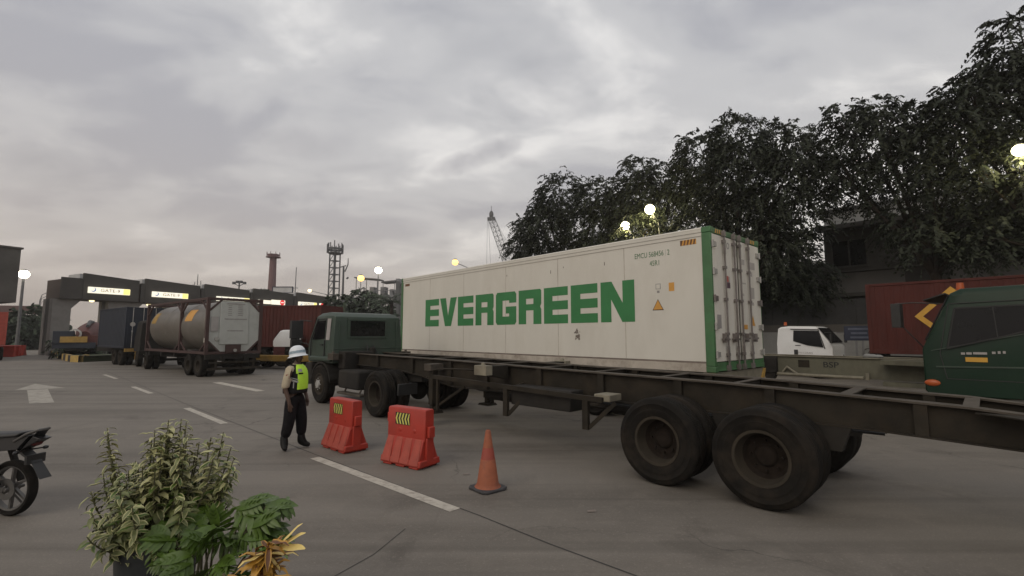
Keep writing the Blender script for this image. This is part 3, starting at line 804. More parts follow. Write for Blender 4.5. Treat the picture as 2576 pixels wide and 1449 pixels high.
# ---- block lettering on the side (facing +y, reading towards the rear)
def pxl(x):   # photo x -> distance from the rear end, on the side plane
    d = ray(x, 785); a = -(R0.dot(LN)); t = a / -d.dot(LN)
    t = (R0.dot(LN)) / d.dot(LN)
    return (d * t - R0).dot(LD)
ZB, ZT = 2.195 - CB, 3.145 - CB
yl = Y0 - .03
def poly(b, pts, l0, l1, mi=0, th=.003):
    """pts in 0..1 letter space (x to the right, y up); the letter spans l0 (left) to l1 (right)"""
    vs = []
    for (u, v) in pts: vs.append((cx(l0 + (l1 - l0) * u), yl + th, ZB + (ZT - ZB) * v))
    b.add(vs, [tuple(range(len(pts)))], mi)
def letter(b, ch, l0, l1):
    q = lambda *p: poly(b, p, l0, l1)
    if ch == 'E':
        s = .37
        q((0, 0), (s, 0), (s, 1), (0, 1)); q((s, 0), (1, 0), (1, .24), (s, .24)); q((s, .38), (1, .38), (1, .62), (s, .62)); q((s, .76), (1, .76), (1, 1), (s, 1))
    elif ch == 'V':
        q((0, 1), (.36, 1), (.50, .36), (.45, 0), (.32, 0)); q((.64, 1), (1, 1), (.68, 0), (.45, 0), (.50, .36))
    elif ch == 'R':
        s = .34
        q((0, 0), (s, 0), (s, 1), (0, 1)); q((s, .74), (.66, .74), (.66, 1), (s, 1)); q((.66, .58), (.66, .0), (1, 0), (1, .42), (.95, .50), (1, .58), (1, .95), (.95, 1), (.66, 1))
        q((s, .40), (.66, .40), (.66, .58), (s, .58))
    elif ch == 'G':
        s = .34
        q((.0, .08), (.07, 0), (s, 0), (s, 1), (.07, 1), (0, .92)); q((s, .74), (.66, .74), (.66, 1), (s, 1)); q((.66, .66), (1, .66), (1, .92), (.93, 1), (.66, 1))
        q((s, 0), (.66, 0), (.66, .25), (s, .25)); q((.66, 0), (.93, 0), (1, .08), (1, .25), (.66, .25)); q((.66, .25), (1, .25), (1, .55), (.66, .55)); q((.5, .34), (.66, .34), (.66, .55), (.5, .55))
    elif ch == 'N':
        q((0, 0), (.32, 0), (.32, .56), (.32, 1), (0, 1)); q((.66, 0), (1, 0), (1, 1), (.66, 1), (.66, .46)); q((.32, 1), (.32, .56), (.64, 0), (.66, 0), (.66, .46), (.34, 1))
b = B()
for ch, a, c in (('E', 1068.6, 1102.5), ('V', 1105, 1147), ('E', 1150, 1189), ('R', 1194.5, 1240), ('G', 1245.6, 1297), ('R', 1303, 1360), ('E', 1366.7, 1427), ('E', 1434.6, 1502), ('N', 1510, 1595.5)):
    letter(b, ch, pxl(a), pxl(c))
b.build('lettering', 'green_letter', box_, recalc=False)
b = B()
for t_, l, z in (('EMCU', 1.77, 3.60), ('568456', 1.41, 3.60), ('2', .965, 3.60), ('45R1', 1.39, 3.40)):
    b.text(t_, .165, (cx(l), yl, z - CB), (-1, 0, 0), (0, 0, 1), 0, .003, .74)
o_ = pxl(1683)
b.add([(cx(1.0), yl + .002, 3.585 - CB), (cx(1.003), yl + .002, 3.585 - CB), (cx(1.003), yl + .002, 3.73 - CB), (cx(1.0), yl + .002, 3.73 - CB)], [(0, 1, 2, 3)])
b.build('container_number', 'ink_green', box_, recalc=False)
b = B(); stripes(b, .31, .66, 3.745 - CB, 3.855 - CB, yl + .002); b.build('hazard_stripe', ['leaf_brown', 'sticker_orange'], box_, recalc=False)
b = B(); b.add([(cx(11.95), yl + .002, 3.74 - CB), (cx(11.62), yl + .002, 3.74 - CB), (cx(11.62), yl + .002, 3.83 - CB), (cx(11.95), yl + .002, 3.83 - CB)], [(0, 1, 2, 3)]); b.build('hazard_stripe', 'leaf_brown', box_, recalc=False)
b = B()
tri = lambda k: [(cx(1.215), 2.455 + .075 + .13 * k), (cx(1.215 + .125 * k), 2.455 + .075 - .095 * k), (cx(1.215 - .125 * k), 2.455 + .075 - .095 * k)]
b.add([(x, yl + .002, z - CB) for x, z in tri(1.08)], [(0, 1, 2)], 1); b.add([(x, yl + .003, z - CB) for x, z in tri(.92)], [(0, 1, 2)], 0)
b.build('warning_triangle', ['sticker_orange', 'black'], box_, recalc=False)
def decal(name, l0, l1, z0, z1, m, e=.002):
    b = B(); b.add([(cx(l1), yl + e, z0 - CB), (cx(l0), yl + e, z0 - CB), (cx(l0), yl + e, z1 - CB), (cx(l1), yl + e, z1 - CB)], [(0, 1, 2, 3)]); return b.build(name, m, box_, recalc=False)
decal('sticker', .825, .95, 2.82, 3.0, 'sticker_orange'); decal('sticker', 1.14, 1.26, 2.88, 3.0, 'ink_grey'); decal('sticker', 1.155, 1.245, 2.892, 2.985, 'white_panel', .003)
decal('sticker', 1.17, 1.23, 2.80, 2.85, 'ink_grey')
b = B()
for i in range(26):   # scuff under the lettering and small dents and drips
    t = random.uniform(0, 6.28); r_ = random.uniform(.03, .12); x = 3.47 + r_ * math.cos(t) * .9; z = 1.92 + r_ * 1.2 * math.sin(t); s = random.uniform(.008, .028)
    b.add([(cx(x + s), yl + .002 + i * 2e-5, z - s * 1.6 - CB), (cx(x - s), yl + .002 + i * 2e-5, z - s - CB), (cx(x - s * .6), yl + .002 + i * 2e-5, z + s * 1.6 - CB), (cx(x + s * .5), yl + .002 + i * 2e-5, z + s - CB)], [(0, 1, 2, 3)])
for l, z, h in ((4.35, 3.52, .09), (6.1, 3.6, .05), (3.9, 3.62, .04), (2.6, 3.55, .08)):
    b.add([(cx(l + .012), yl + .003, z - CB), (cx(l - .012), yl + .003, z - CB), (cx(l - .008), yl + .003, z + h - CB), (cx(l + .008), yl + .003, z + h - CB)], [(0, 1, 2, 3)])
b.build('scuff_mark', 'grime_and_shade', box_, recalc=False)
b = B()
for l in (2.05, 4.1, 6.15, 8.2, 10.2): b.box(cx(l - .008), cx(l + .008), yl + .0008, yl + .0022, .21, CHT - .18)
b.build('panel_joint', 'white_rail', box_)
# ---- door decals (rear plane x = rear, facing -x)
def rdec(name, d0, d1, z0, z1, m, par, e=.003, pts=None):
    b = B(); x = cx(-.002 - e)
    P = pts or [(d0, z0), (d1, z0), (d1, z1), (d0, z1)]
    b.add([(x, Y0 - d, z - CB) for d, z in P], [tuple(range(len(P)))]); return b.build(name, m, par, recalc=False)
rdec('sticker', .65, .80, 2.98, 3.10, 'sticker_pink' if 'sticker_pink' in M else 'stain', doors[0]); rdec('sticker', .64, .74, 2.99, 3.11, 'sticker_red', doors[0], .004)
rdec('sticker', .65, .81, 2.86, 2.98, 'sticker_plum', doors[0]); rdec('data_plate', .15, .33, 2.03, 2.30, 'sticker_grey', doors[0])
rdec('sticker', 1.36, 1.60, 2.02, 2.12, 'sticker_orange', doors[1])
rdec('warning_triangle', 0, 0, 0, 0, 'sticker_orange', doors[1], .003, [(1.80, 2.10), (2.02, 2.10), (1.91, 2.33)])
b = B(); b.lathe([(.045, 0), (.07, 0), (.07, .003), (.045, .003)], (cx(-.006), Y0 - .77, 2.58), (1, 0, 0), 20); b.build('vent_ring', 'sticker_grey', doors[0])
for d0, d1, z0, z1 in ((1.34, 1.58, 3.42, 3.54), (1.76, 2.14, 3.36, 3.52), (1.78, 1.98, 3.20, 3.30), (1.36, 1.6, 3.0, 3.03), (1.36, 1.42, 2.84, 2.90), (1.36, 1.5, 2.74, 2.79), (1.36, 1.43, 2.62, 2.67), (1.8, 2.05, 2.7, 2.95), (1.8, 2.0, 2.55, 2.62)):
    rdec('door_marking', d0, d1, z0, z1, 'stain', doors[1])
for d in (.2, 1.86):
    b = B()
    for i in range(4):
        a = d + i * .085
        b.add([(cx(-.004), Y0 - a, CHT - .115), (cx(-.004), Y0 - a - .045, CHT - .115), (cx(-.004), Y0 - a - .075, CHT - .03), (cx(-.004), Y0 - a - .03, CHT - .03)], [(0, 1, 2, 3)])
    b.build('hazard_stripe', 'sticker_orange', box_, recalc=False)

# ------------------------------------------------------------------ trailer under the white container
t2 = thing('container_chassis', 'pale container chassis carrying the white refrigerated container', 'trailer', W(2.0, 1.219), LANE_A)
b = B()
for s in (1, -1): b.box(-1.6, 9.9, s * .5 - .07, s * .5 + .07, .80, CB - .10)
for x in (-1.6, .2, 1.9, 3.8, 5.7, 7.6, 9.6): b.box(x - .05, x + .05, -.43, .43, .86, CB - .12)
b.build('main_frame', 'frame_pale', t2, bevel=.01)
for x in (-1.85, 9.95):
    b = B(); b.box(x - .12, x + .12, -1.2, 1.2, CB - .24, CB - .004)
    if x < 0: b.prism([(-1.0, CB - .241), (1.0, CB - .241), (.8, .80), (-.8, .80)], 'x', x - .06, x + .06)
    b.build('bolster', 'frame_pale', t2, bevel=.01)
for s in (1, -1):
    b = B(); b.prism([(s * 1.22, CB - .02), (s * 1.30, CB - .02), (s * 1.16, .86), (s * .98, .86)], 'x', -2.0, -1.9)
    b.build('tail_bracket', 'yellow_paint', t2)
axle_set(t2, -.3, .5, 1.2); axle_set(t2, 1.0, .5, 1.2)
b = B()
for s in (1, -1): b.box(6.6, 6.75, s * .8 - .06, s * .8 + .06, .3, CB - .1); b.box(6.5, 6.85, s * .8 - .15, s * .8 + .15, .26, .30)
b.build('landing_leg', 'frame_dark', t2)

# ------------------------------------------------------------------ olive flatbed trailer beyond, its lettering
t3 = thing('skeletal_trailer', 'empty grey olive trailer beam with dark letters seen right of the white container', 'trailer', W(1.2, 9.2), LANE_A)
b = B()
for s in (1, -1):
    y = s * .6
    b.prism([(-7.5, 1.18), (3.2, 1.18), (3.2, .72), (1.9, .60), (-7.5, .60)], 'y', y - .012, y + .012)
    b.box(-7.5, 3.2, y - .07, y + .07, 1.181, 1.205, 1); b.box(-7.5, 1.9, y - .07, y + .07, .574, .599)
for x in (-6, -4.5, -3, -1.5, 0, 1.5, 3.0): b.box(x - .05, x + .05, -.585, .585, .9, 1.17)
b.build('main_frame', ['frame_olive', 'frame_pale'], t3, bevel=.004)
b = B(); b.text('BSP', .25, (-.72, .613, .87), (-1, 0, 0), (0, 0, 1), 0, .004, 1.15); b.text('BSP', .25, (-.727, .613, .873), (-1, 0, 0), (0, 0, 1), 0, .0045, 1.15); b.build('lettering', 'black', t3, recalc=False)
b = B(); b.box(-.35, -.02, .613, .618, .84, 1.08); b.build('faded_patch', 'frame_dark', t3)
b = B(); b.box(.60, 1.0, .613, .82, .62, 1.16); b.prism([(.60, .62), (1.05, .62), (.95, .42), (.7, .42)], 'y', .55, .78); b.build('winch_box', 'chassis_black', t3, bevel=.02)
b = B(); b.tube([(.45, .66, .66), (.30, .68, .84), (.12, .68, .70), (.0, .70, .62)], .04, 8); b.tube([(1.0, .7, .60), (-1.8, .7, .60)], .05, 8); b.box(-1.95, -1.86, .64, .74, .55, .75); b.build('pipe', 'frame_pale', t3)
b = B(); b.box(-4.6, -2.3, .62, .95, .42, .54); b.box(-4.6, -2.3, .64, 1.1, 1.04, 1.17); b.build('side_shelf', 'frame_olive', t3)
axle_set(t3, -5.4, .5, 1.2); axle_set(t3, -6.7, .5, 1.2)
b = B(); b.box(2.3, 2.45, .55, .69, .25, .72); b.box(2.3, 2.45, -.69, -.55, .25, .72); b.build('landing_leg', 'frame_dark', t3)
b = B(); b.tube([(2.65, .4, 1.22), (2.55, .45, 1.30), (2.42, .5, 1.42), (2.30, .45, 1.40), (2.28, .4, 1.27), (2.45, .38, 1.22), (2.9, .5, 1.22)], .025, 8); b.build('strap', 'hub_rust', t3)
o = B(); 
for i in range(3): o.ball((-1.9 - .13 * i, .45 + .03 * i, 1.25), (.13, .12, .08 - .01 * i), 12, 8)
tag(o.build('cloth_bundle', 'wall_grey', loc=W(1.2, 9.2), rotz=LANE_A), 'pale cloth bundle lying on the olive trailer beam below the red container', 'bundle')

# ------------------------------------------------------------------ green truck at the right edge
g = thing('cargo_truck', 'dark green truck cab with orange roof beacon entering at the right edge', 'truck', W(-2.55, 5.45), LANE_A)
GH = 2.86
cab_shell(g, -2.35, 0, 1.24, .66, GH, 'truck_green_deep', rake=.42, sill=1.72, tumble=.08, roof_r=.16)
def gy(z): return 1.24 - .08 * max(0, (z - 1.72) / (GH - 1.72))
for s in (1, -1):
    q = [(-.40, 1.62), (-.56, 2.45), (-1.72, 2.48), (-1.80, 2.06), (-1.2, 1.86)]
    b = B(); b.add([(x, s * (gy(z) + .006), z) for x, z in q] + [(x, s * (gy(z) - .02), z) for x, z in q], [(0, 1, 2, 3, 4), (9, 8, 7, 6, 5)] + [(i, (i + 1) % 5, 5 + (i + 1) % 5, 5 + i) for i in range(5)])
    b.build('side_window', 'glass_dark', g)
    b = B()
    for (x, z), (x2, z2) in zip(q, q[1:] + q[:1]): b.beam((x, s * (gy(z) + .008), z), (x2, s * (gy(z2) + .008), z2), .022, .03)
    b.beam((-1.15, s * (gy(1.9) + .008), 1.86), (-1.12, s * (gy(2.46) + .008), 2.47), .016, .03)
    b.build('window_seal', 'black', g)
    q = [(-.28, 1.52), (-.47, 2.55), (-1.80, 2.58), (-1.88, 1.0), (-.36, 1.0)]
    b = B()
    for (x, z), (x2, z2) in zip(q, q[1:] + q[:1]): b.beam((x, s * (gy(z) + .004), z), (x2, s * (gy(z2) + .004), z2), .012, .014)
    b.build('door_seam', 'trim_black', g)
    b = B(); b.beam((-.14, s * (gy(1.60) + .01), 1.57), (-1.9, s * (gy(2.0) + .01), 2.02), .012, .018); b.beam((-.2, s * 1.25, 1.24), (-2.3, s * 1.25, 1.30), .014, .03); b.build('trim_line', 'truck_green', g)
    b = B(); b.box(-1.72, -1.5, min(s * 1.24, s * 1.27), max(s * 1.24, s * 1.27), 1.62, 1.67); b.build('door_handle', 'trim_black', g, bevel=.006)
b = B()
for k, (a, c) in enumerate(((-.60, -.66), (-.68, -.76), (-.78, -.98), (-1.05, -1.10), (-1.13, -1.17), (-1.20, -1.24))):
    z = 1.50 - (a + .6) * .06
    b.box(c, a, 1.242, 1.248, z, z + (.045 if k < 4 else .05))
b.build('door_badge', 'sticker_grey', g)
b = B(); b.box(-.98, -.66, 1.241, 1.247, 1.36, 1.45); b.build('side_plate', 'yellow_decal', g)
b = B(); b.hexa([(-.05, -1.1, 1.78), (-.05, 1.1, 1.78), (-.03, 1.1, 1.79), (-.03, -1.1, 1.79), (-.47, -1.0, GH - .13), (-.47, 1.0, GH - .13), (-.45, 1.0, GH - .12), (-.45, -1.0, GH - .12)]); b.build('windscreen', 'glass_dark', g)
b = B(); b.hexa([(-.42, -1.1, GH - .10), (-.42, 1.1, GH - .10), (-.05, 1.05, GH - .22), (-.05, -1.05, GH - .22), (-.42, -1.1, GH - .07), (-.42, 1.1, GH - .07), (-.05, 1.05, GH - .20), (-.05, -1.05, GH - .20)]); b.build('sun_visor', 'trim_black', g)
b = B(); b.tube([(-.02, 1.0, 1.60), (.22, 1.12, 1.95), (.38, 1.25, 2.20)], .014, 6); b.tube([(-.35, 1.05, 2.56), (.1, 1.15, 2.60), (.40, 1.25, 2.58)], .014, 6)
b.box(.30, .46, 1.04, 1.40, 2.06, 2.58); b.build('mirror', 'trim_black', g, bevel=.07, seg=3)
b = B(); b.cyl((-.62, .45, GH + .01), (-.62, .45, GH + .05), .075, n=14); b.cyl((-.62, .45, GH + .05), (-.62, .45, GH + .17), .07, .06, n=14); b.build('beacon', 'lamp_orange', g)
b = B(); b.ball((-.12, 1.235, .90), (.13, .05, .07), 14, 8); b.build('indicator_lamp', 'lamp_orange', g)
b = B(); b.box(-.5, .05, -1.22, 1.22, .42, .655); b.build('front_bumper', 'chassis_black', g, bevel=.03)
for s in (1, -1): wheel(g, (-1.35, s * 1.08, .52), s, .52, .28, False)
b = B()
for s in (1, -1): b.box(-7.5, -.6, s * .43 - .04, s * .43 + .04, .72, .94)
b.box(-7.6, -2.5, -1.2, 1.2, 1.05, 1.15)
b.build('chassis', 'chassis_black', g)
axle_set(g, -6.0, .52, 1.22)
b = B(); b.box(-8.6, -2.6, -1.24, 1.24, 1.16, 3.7); b.build('unseen_shade_box', 'truck_green_deep', g, bevel=.02)  # tall box added out of view to block sky light from the road

# ------------------------------------------------------------------ corrugated steel boxes
def corrugated(root, l, wd, h, m, z=0., pitch=.28, dep=.036, doors=False, barm='bar_steel'):
    b = B()
    n = int(l / pitch)
    pts = []
    for i in range(n):
        a = -l / 2 + .12 + (l - .24) * i / n; p = (l - .24) / n
        pts += [(a, 0), (a + p * .36, 0), (a + p * .5, dep), (a + p * .86, dep)]
    pts.append((l / 2 - .12, 0))
    for s in (1, -1):
        y = s * (wd / 2 - .02)
        for (x0, d0), (x1, d1) in zip(pts[:-1], pts[1:]):
            b.add([(x0, y - s * d0, z + .14), (x1, y - s * d1, z + .14), (x1, y - s * d1, z + h - .09), (x0, y - s * d0, z + h - .09)], [(0, 1, 2, 3)])
    b.box(-l / 2 + .03, l / 2 - .03, -wd / 2 + .08, wd / 2 - .08, z + .06, z + h - .03)
    b.build('body', m, root)
    b = B()
    for s in (1, -1):
        y0, y1 = sorted((s * (wd / 2 - .07), s * wd / 2))
        b.box(-l / 2 + .12, l / 2 - .12, y0, y1, z, z + .14); b.box(-l / 2 + .12, l / 2 - .12, y0, y1, z + h - .09, z + h)
        for e in (1, -1):
            x0, x1 = sorted((e * (l / 2 - .12), e * l / 2)); ya, yb = sorted((s * (wd / 2 - .12), s * (wd / 2 + .003)))
            b.box(x0, x1, ya, yb, z, z + h)
    for e in (1, -1):
        x0, x1 = sorted((e * (l / 2 - .1), e * (l / 2 - .01)))
        b.box(x0, x1, -wd / 2 + .12, wd / 2 - .12, z + .01, z + .12); b.box(x0, x1, -wd / 2 + .12, wd / 2 - .12, z + h - .12, z + h - .01)
    b.build('frame', m, root, bevel=.01)
    if doors:
        for s in (1, -1):
            b = B(); y0, y1 = sorted((s * .012, s * (wd / 2 - .125))); b.box(-l / 2 + .0, -l / 2 + .04, y0, y1, z + .14, z + h - .13)
            d = b.build('door', m, root, bevel=.006)
            for yy in (.32, .86):
                b = B(); b.cyl((-l / 2 - .04, s * yy, z + .05), (-l / 2 - .04, s * yy, z + h - .04), .02, n=8); b.box(-l / 2 - .06, -l / 2 + .0, s * yy - .03, s * yy + .03, z + 1.0, z + 1.12)
                b.build('lock_bar', barm, d)
red = thing('shipping_container', 'plain dark red container with a yellow diamond emblem behind the right green truck', 'container', W(-3.05, 13.7, 1.22), LANE_A)
corrugated(red, 6.06, 2.44, 2.55, 'red_box', dep=.012)
b = B()   # diamond emblem
yq = 1.222
def dia(s, cxx, czz, mi, e):
    return [(cxx + s, yq + e, czz), (cxx, yq + e, czz + s), (cxx - s, yq + e, czz), (cxx, yq + e, czz - s)], mi
ex, ez = 3.03 - 2.35, 1.32
for s, mi, e in ((.99, 0, .004), (.76, 1, .006)):
    p, m_ = dia(s, ex, ez, mi, e); b.add(p, [(0, 1, 2, 3)], m_)
b.lathe([(.30, .0), (.30, .002), (0, .002)], (ex - .15, yq + .008, ez), (0, 1, 0), 24, 0)
b.build('diamond_emblem', ['yellow_decal', 'red_box'], red, recalc=False)
rc = thing('container_chassis', 'black chassis under the dark red container with the yellow diamond', 'trailer', W(-3.05, 13.7), LANE_A)
b = B()
for s in (1, -1): b.box(-3.2, 3.2, s * .5 - .06, s * .5 + .06, .85, 1.10)
for x in (-2.9, -1, 1, 2.9): b.box(x - .08, x + .08, -1.15, 1.15, 1.0, 1.21)
b.build('main_frame', 'chassis_black', rc); axle_set(rc, -1.8, .5, 1.2); axle_set(rc, -.5, .5, 1.2)

# ------------------------------------------------------------------ white small truck facing right, blue road sign
wt = thing('delivery_truck', 'white small truck cab with dark windows and roof beacon behind the olive trailer', 'truck', W(1.75, 15.9), LANE_A + math.pi)
HW = .98; WH = 2.28
cab_shell(wt, -2.2, 0, HW, .62, WH, 'truck_white', rake=.50, sill=1.50, tumble=.09, roof_r=.10)
def wy(z): return HW - .09 * max(0, (z - 1.50) / (WH - 1.50))
for s in (1, -1):
    q = [(-.34, 1.36), (-.52, 2.08), (-1.50, 2.10), (-1.52, 1.62), (-.95, 1.44)]
    b = B(); b.add([(x, s * (wy(z) + .006), z) for x, z in q] + [(x, s * (wy(z) - .02), z) for x, z in q], [(0, 1, 2, 3, 4), (9, 8, 7, 6, 5)] + [(i, (i + 1) % 5, 5 + (i + 1) % 5, 5 + i) for i in range(5)]); b.build('side_window', 'glass_dark', wt)
    b = B(); b.beam((-.28, s * (wy(1.4) + .006), 1.30), (-.52, s * (wy(2.1) + .01), 2.14), .02, .03); b.beam((-.5, s * (wy(2.12) + .012), 2.13), (-1.62, s * (wy(2.12) + .012), 2.16), .03, .035); b.build('door_trim', 'trim_black', wt)
    b = B(); y0, y1 = sorted((s * HW, s * (HW + .006))); b.box(-1.50, -1.34, y0, y1, 1.0, 1.24); b.box(-1.44, -1.22, y0, y1, 1.42, 1.45); b.build('door_handle', 'trim_black', wt)
    b = B(); b.tube([(-.28, s * .92, 2.0), (.02, s * 1.14, 2.0), (.02, s * 1.14, 1.72)], .014, 6); b.box(-.03, .05, s * 1.14 - .09, s * 1.14 + .09, 1.55, 1.92); b.build('mirror', 'trim_black', wt, bevel=.02)
    wheel(wt, (-.62, s * .86, .38), s, .38, .2, False)
b = B(); b.text('PANGERAN', .13, (-1.34, -HW, 1.06), (1, 0, 0), (0, 0, 1), 0, .004, .85); b.build('door_lettering', 'sticker_grey', wt, recalc=False)
b = B(); b.hexa([(-.055, -.88, 1.56), (-.055, .88, 1.56), (-.03, .88, 1.57), (-.03, -.88, 1.57), (-.55, -.80, WH - .07), (-.55, .80, WH - .07), (-.52, .80, WH - .06), (-.52, -.80, WH - .06)]); b.build('windscreen', 'glass_dark', wt)
b = B(); b.cyl((-1.95, -.5, WH), (-1.95, -.5, WH + .06), .10, n=12, mi=1); b.cyl((-1.95, -.5, WH + .06), (-1.95, -.5, WH + .22), .07, .06, n=12); b.build('beacon', ['lamp_orange', 'trim_black'], wt)
for s in (1, -1): b = B(); b.ball((-.03, s * .72, .92), (.05, .15, .13), 12, 8); b.build('headlight', 'chrome', wt)
b = B(); b.box(-.04, .06, -.98, .98, .38, .72); b.build('front_bumper', 'truck_white', wt, bevel=.03)
b = B(); b.box(-5.2, -2.5, -.9, .9, .62, .80); b.build('cargo_bed', 'chassis_black', wt)
for s in (1, -1): wheel(wt, (-4.2, s * .8, .38), s, .38, .2)
p = W(1.15, 16.75)
sg = thing('road_sign', 'dark blue sign board on a short post beside the white truck', 'sign', p, LANE_A + R(15))
b = B(); b.box(-.55, .55, -.02, .02, 1.65, 2.30)
sb = b.build('sign_board', 'blue_sign', sg, bevel=.01)
b = B()
for z, l in ((2.17, .80), (1.98, .60), (1.79, .66)):
    b.box(-l / 2, l / 2, .021, .024, z - .045, z + .045)
b.build('sign_stripe', 'sign_dim', sb)
b = B(); b.box(-.16, -.08, -.05, .03, 0, 1.649); b.box(.08, .16, -.05, .03, 0, 1.649); b.build('post', 'steel_grey', sg)

# ------------------------------------------------------------------ foliage
def leaf_sprays(lobes, n_per, rng, leaf_l=.19, leaf_w=.060, rach=.72, pairs=7, droop=1.0):
    """compound leaves hung on ellipsoid lobes: returns quads as an array (n,4,3)"""
    quads = []
    for (c, r) in lobes:
        n = max(12, int(n_per * (r[0] * r[1] + r[0] * r[2] + r[1] * r[2]) / 3))
        d = rng.normal(size=(n, 3)); d /= np.linalg.norm(d, axis=1)[:, None]
        rad = rng.uniform(.45, 1.12, size=(n, 1)) ** .6
        p = np.array(c) + d * np.array(r) * rad * (1 + .22 * (rng.random((n, 1)) < .22))
        ax = d * np.array([1, 1, .55]) + rng.normal(size=(n, 3)) * .45 + np.array([0, 0, .25])
        ax /= np.linalg.norm(ax, axis=1)[:, None]
        ln = rach * rng.uniform(.6, 1.3, size=(n, 1))
        side = np.cross(ax, np.array([0, 0, 1.0])) + rng.normal(size=(n, 3)) * .15
        side /= np.linalg.norm(side, axis=1)[:, None] + 1e-6
        for k in range(pairs):
            t = (k + .6) / pairs
            q = p + ax * ln * t - np.array([0, 0, 1.0]) * ln * droop * t * t * .8
            tang = ax - np.array([0, 0, 1.6]) * droop * t; tang /= np.linalg.norm(tang, axis=1)[:, None]
            for s in (1, -1):
                ld = side * s * .9 + tang * .5 - np.array([0, 0, .35]) + rng.normal(size=(n, 3)) * .22
                ld /= np.linalg.norm(ld, axis=1)[:, None]
                L = leaf_l * rng.uniform(.75, 1.25, size=(n, 1)) * (1.1 - .5 * abs(t - .4))
                wv = np.cross(ld, tang); wv /= np.linalg.norm(wv, axis=1)[:, None] + 1e-6
                wv = wv * .35 + tang * .65; wv = wv / (np.linalg.norm(wv, axis=1)[:, None] + 1e-6) * leaf_w
                quads.append(np.stack([q, q + ld * L * .45 + wv, q + ld * L, q + ld * L * .45 - wv], axis=1))
    return np.concatenate(quads)
def quads_to_obj(name, q, mats, parent, rng, split=.5):
    me = bpy.data.meshes.new(name)
    n = len(q)
    me.vertices.add(n * 4); me.vertices.foreach_set('co', q.reshape(-1).astype(np.float32))
    me.loops.add(n * 4); me.loops.foreach_set('vertex_index', np.arange(n * 4, dtype=np.int32))
    me.polygons.add(n); me.polygons.foreach_set('loop_start', np.arange(0, n * 4, 4, dtype=np.int32))
    for m in mats: me.materials.append(M[m])
    me.polygons.foreach_set('material_index', (rng.random(n) < split).astype(np.int32) if len(mats) > 1 else np.zeros(n, np.int32))
    me.update(calc_edges=True)
    o = bpy.data.objects.new(name, me); COL.objects.link(o); o.parent = parent
    return o
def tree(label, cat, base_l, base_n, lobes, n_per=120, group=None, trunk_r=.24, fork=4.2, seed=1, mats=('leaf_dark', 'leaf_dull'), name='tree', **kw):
    rng = np.random.default_rng(seed); rnd = random.Random(seed)
    base = W(base_l, base_n)
    t = thing(name, label, cat, base, 0, group)
    L3 = []
    for (l, z, r) in lobes:
        z -= .35; r *= .90
        n = base_n + rnd.uniform(-1.3, .9)
        c = W(l, n, z) - base
        L3.append((tuple(c), (r * 1.02, r * 1.02, r * .92)))
    q = leaf_sprays(L3, n_per, rng, **kw)
    quads_to_obj('crown', q, list(mats), t, rng)
    b = B()
    fk = Vector((rnd.uniform(-.3, .3), rnd.uniform(-.3, .3), fork))
    b.tube([(0, 0, -.05), (0, 0, .25), (fk.x * .4, fk.y * .4, fork * .5), fk], [trunk_r * 1.5, trunk_r * 1.1, trunk_r * .92, trunk_r * .85], 10)
    b.build('trunk', 'bark', t, angle=60)
    b = B()
    for (c, r) in L3:
        c = Vector(c); m = fk.lerp(c, .5) + Vector((rnd.uniform(-.4, .4), rnd.uniform(-.4, .4), rnd.uniform(.1, .6)))
        b.tube([fk - Vector((0, 0, .15)), fk.lerp(m, .5), m, c], [trunk_r * .55, trunk_r * .42, trunk_r * .30, trunk_r * .12], 7)
        for _ in range(3):
            e = c + Vector((rnd.uniform(-1, 1), rnd.uniform(-1, 1), rnd.uniform(-.4, 1))) * r[0] * .8
            b.tube([m.lerp(c, .6), c.lerp(e, .5), e], [trunk_r * .16, trunk_r * .10, trunk_r * .04], 5)
    b.build('limb', 'bark', t, angle=60)
    return t
ROW = 'tall street trees in a row behind the trucks'
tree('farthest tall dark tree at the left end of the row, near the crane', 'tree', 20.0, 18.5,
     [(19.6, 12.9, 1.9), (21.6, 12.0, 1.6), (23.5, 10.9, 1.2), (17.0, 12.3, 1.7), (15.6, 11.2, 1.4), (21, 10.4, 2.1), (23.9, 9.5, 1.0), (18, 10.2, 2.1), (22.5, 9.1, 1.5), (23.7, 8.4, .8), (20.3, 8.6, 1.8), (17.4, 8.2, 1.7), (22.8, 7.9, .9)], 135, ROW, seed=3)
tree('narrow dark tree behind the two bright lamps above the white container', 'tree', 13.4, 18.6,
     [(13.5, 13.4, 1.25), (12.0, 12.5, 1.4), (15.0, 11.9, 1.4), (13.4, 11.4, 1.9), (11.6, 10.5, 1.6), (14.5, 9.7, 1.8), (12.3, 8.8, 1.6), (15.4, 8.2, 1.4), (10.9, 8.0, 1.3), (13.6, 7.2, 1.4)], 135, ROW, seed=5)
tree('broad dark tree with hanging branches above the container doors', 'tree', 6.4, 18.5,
     [(6.3, 13.2, 1.6), (4.5, 12.8, 1.4), (8.3, 12.9, 1.5), (10.0, 11.9, 1.3), (3.4, 11.4, 1.3), (6.5, 11.3, 2.1), (8.7, 10.6, 1.9), (4.6, 10.2, 1.9), (6.5, 9.0, 2.0), (9.4, 8.7, 1.4), (3.8, 8.4, 1.5), (7.1, 7.0, 1.6), (5.0, 6.7, 1.5), (8.6, 6.6, 1.2)], 142, ROW, seed=8)
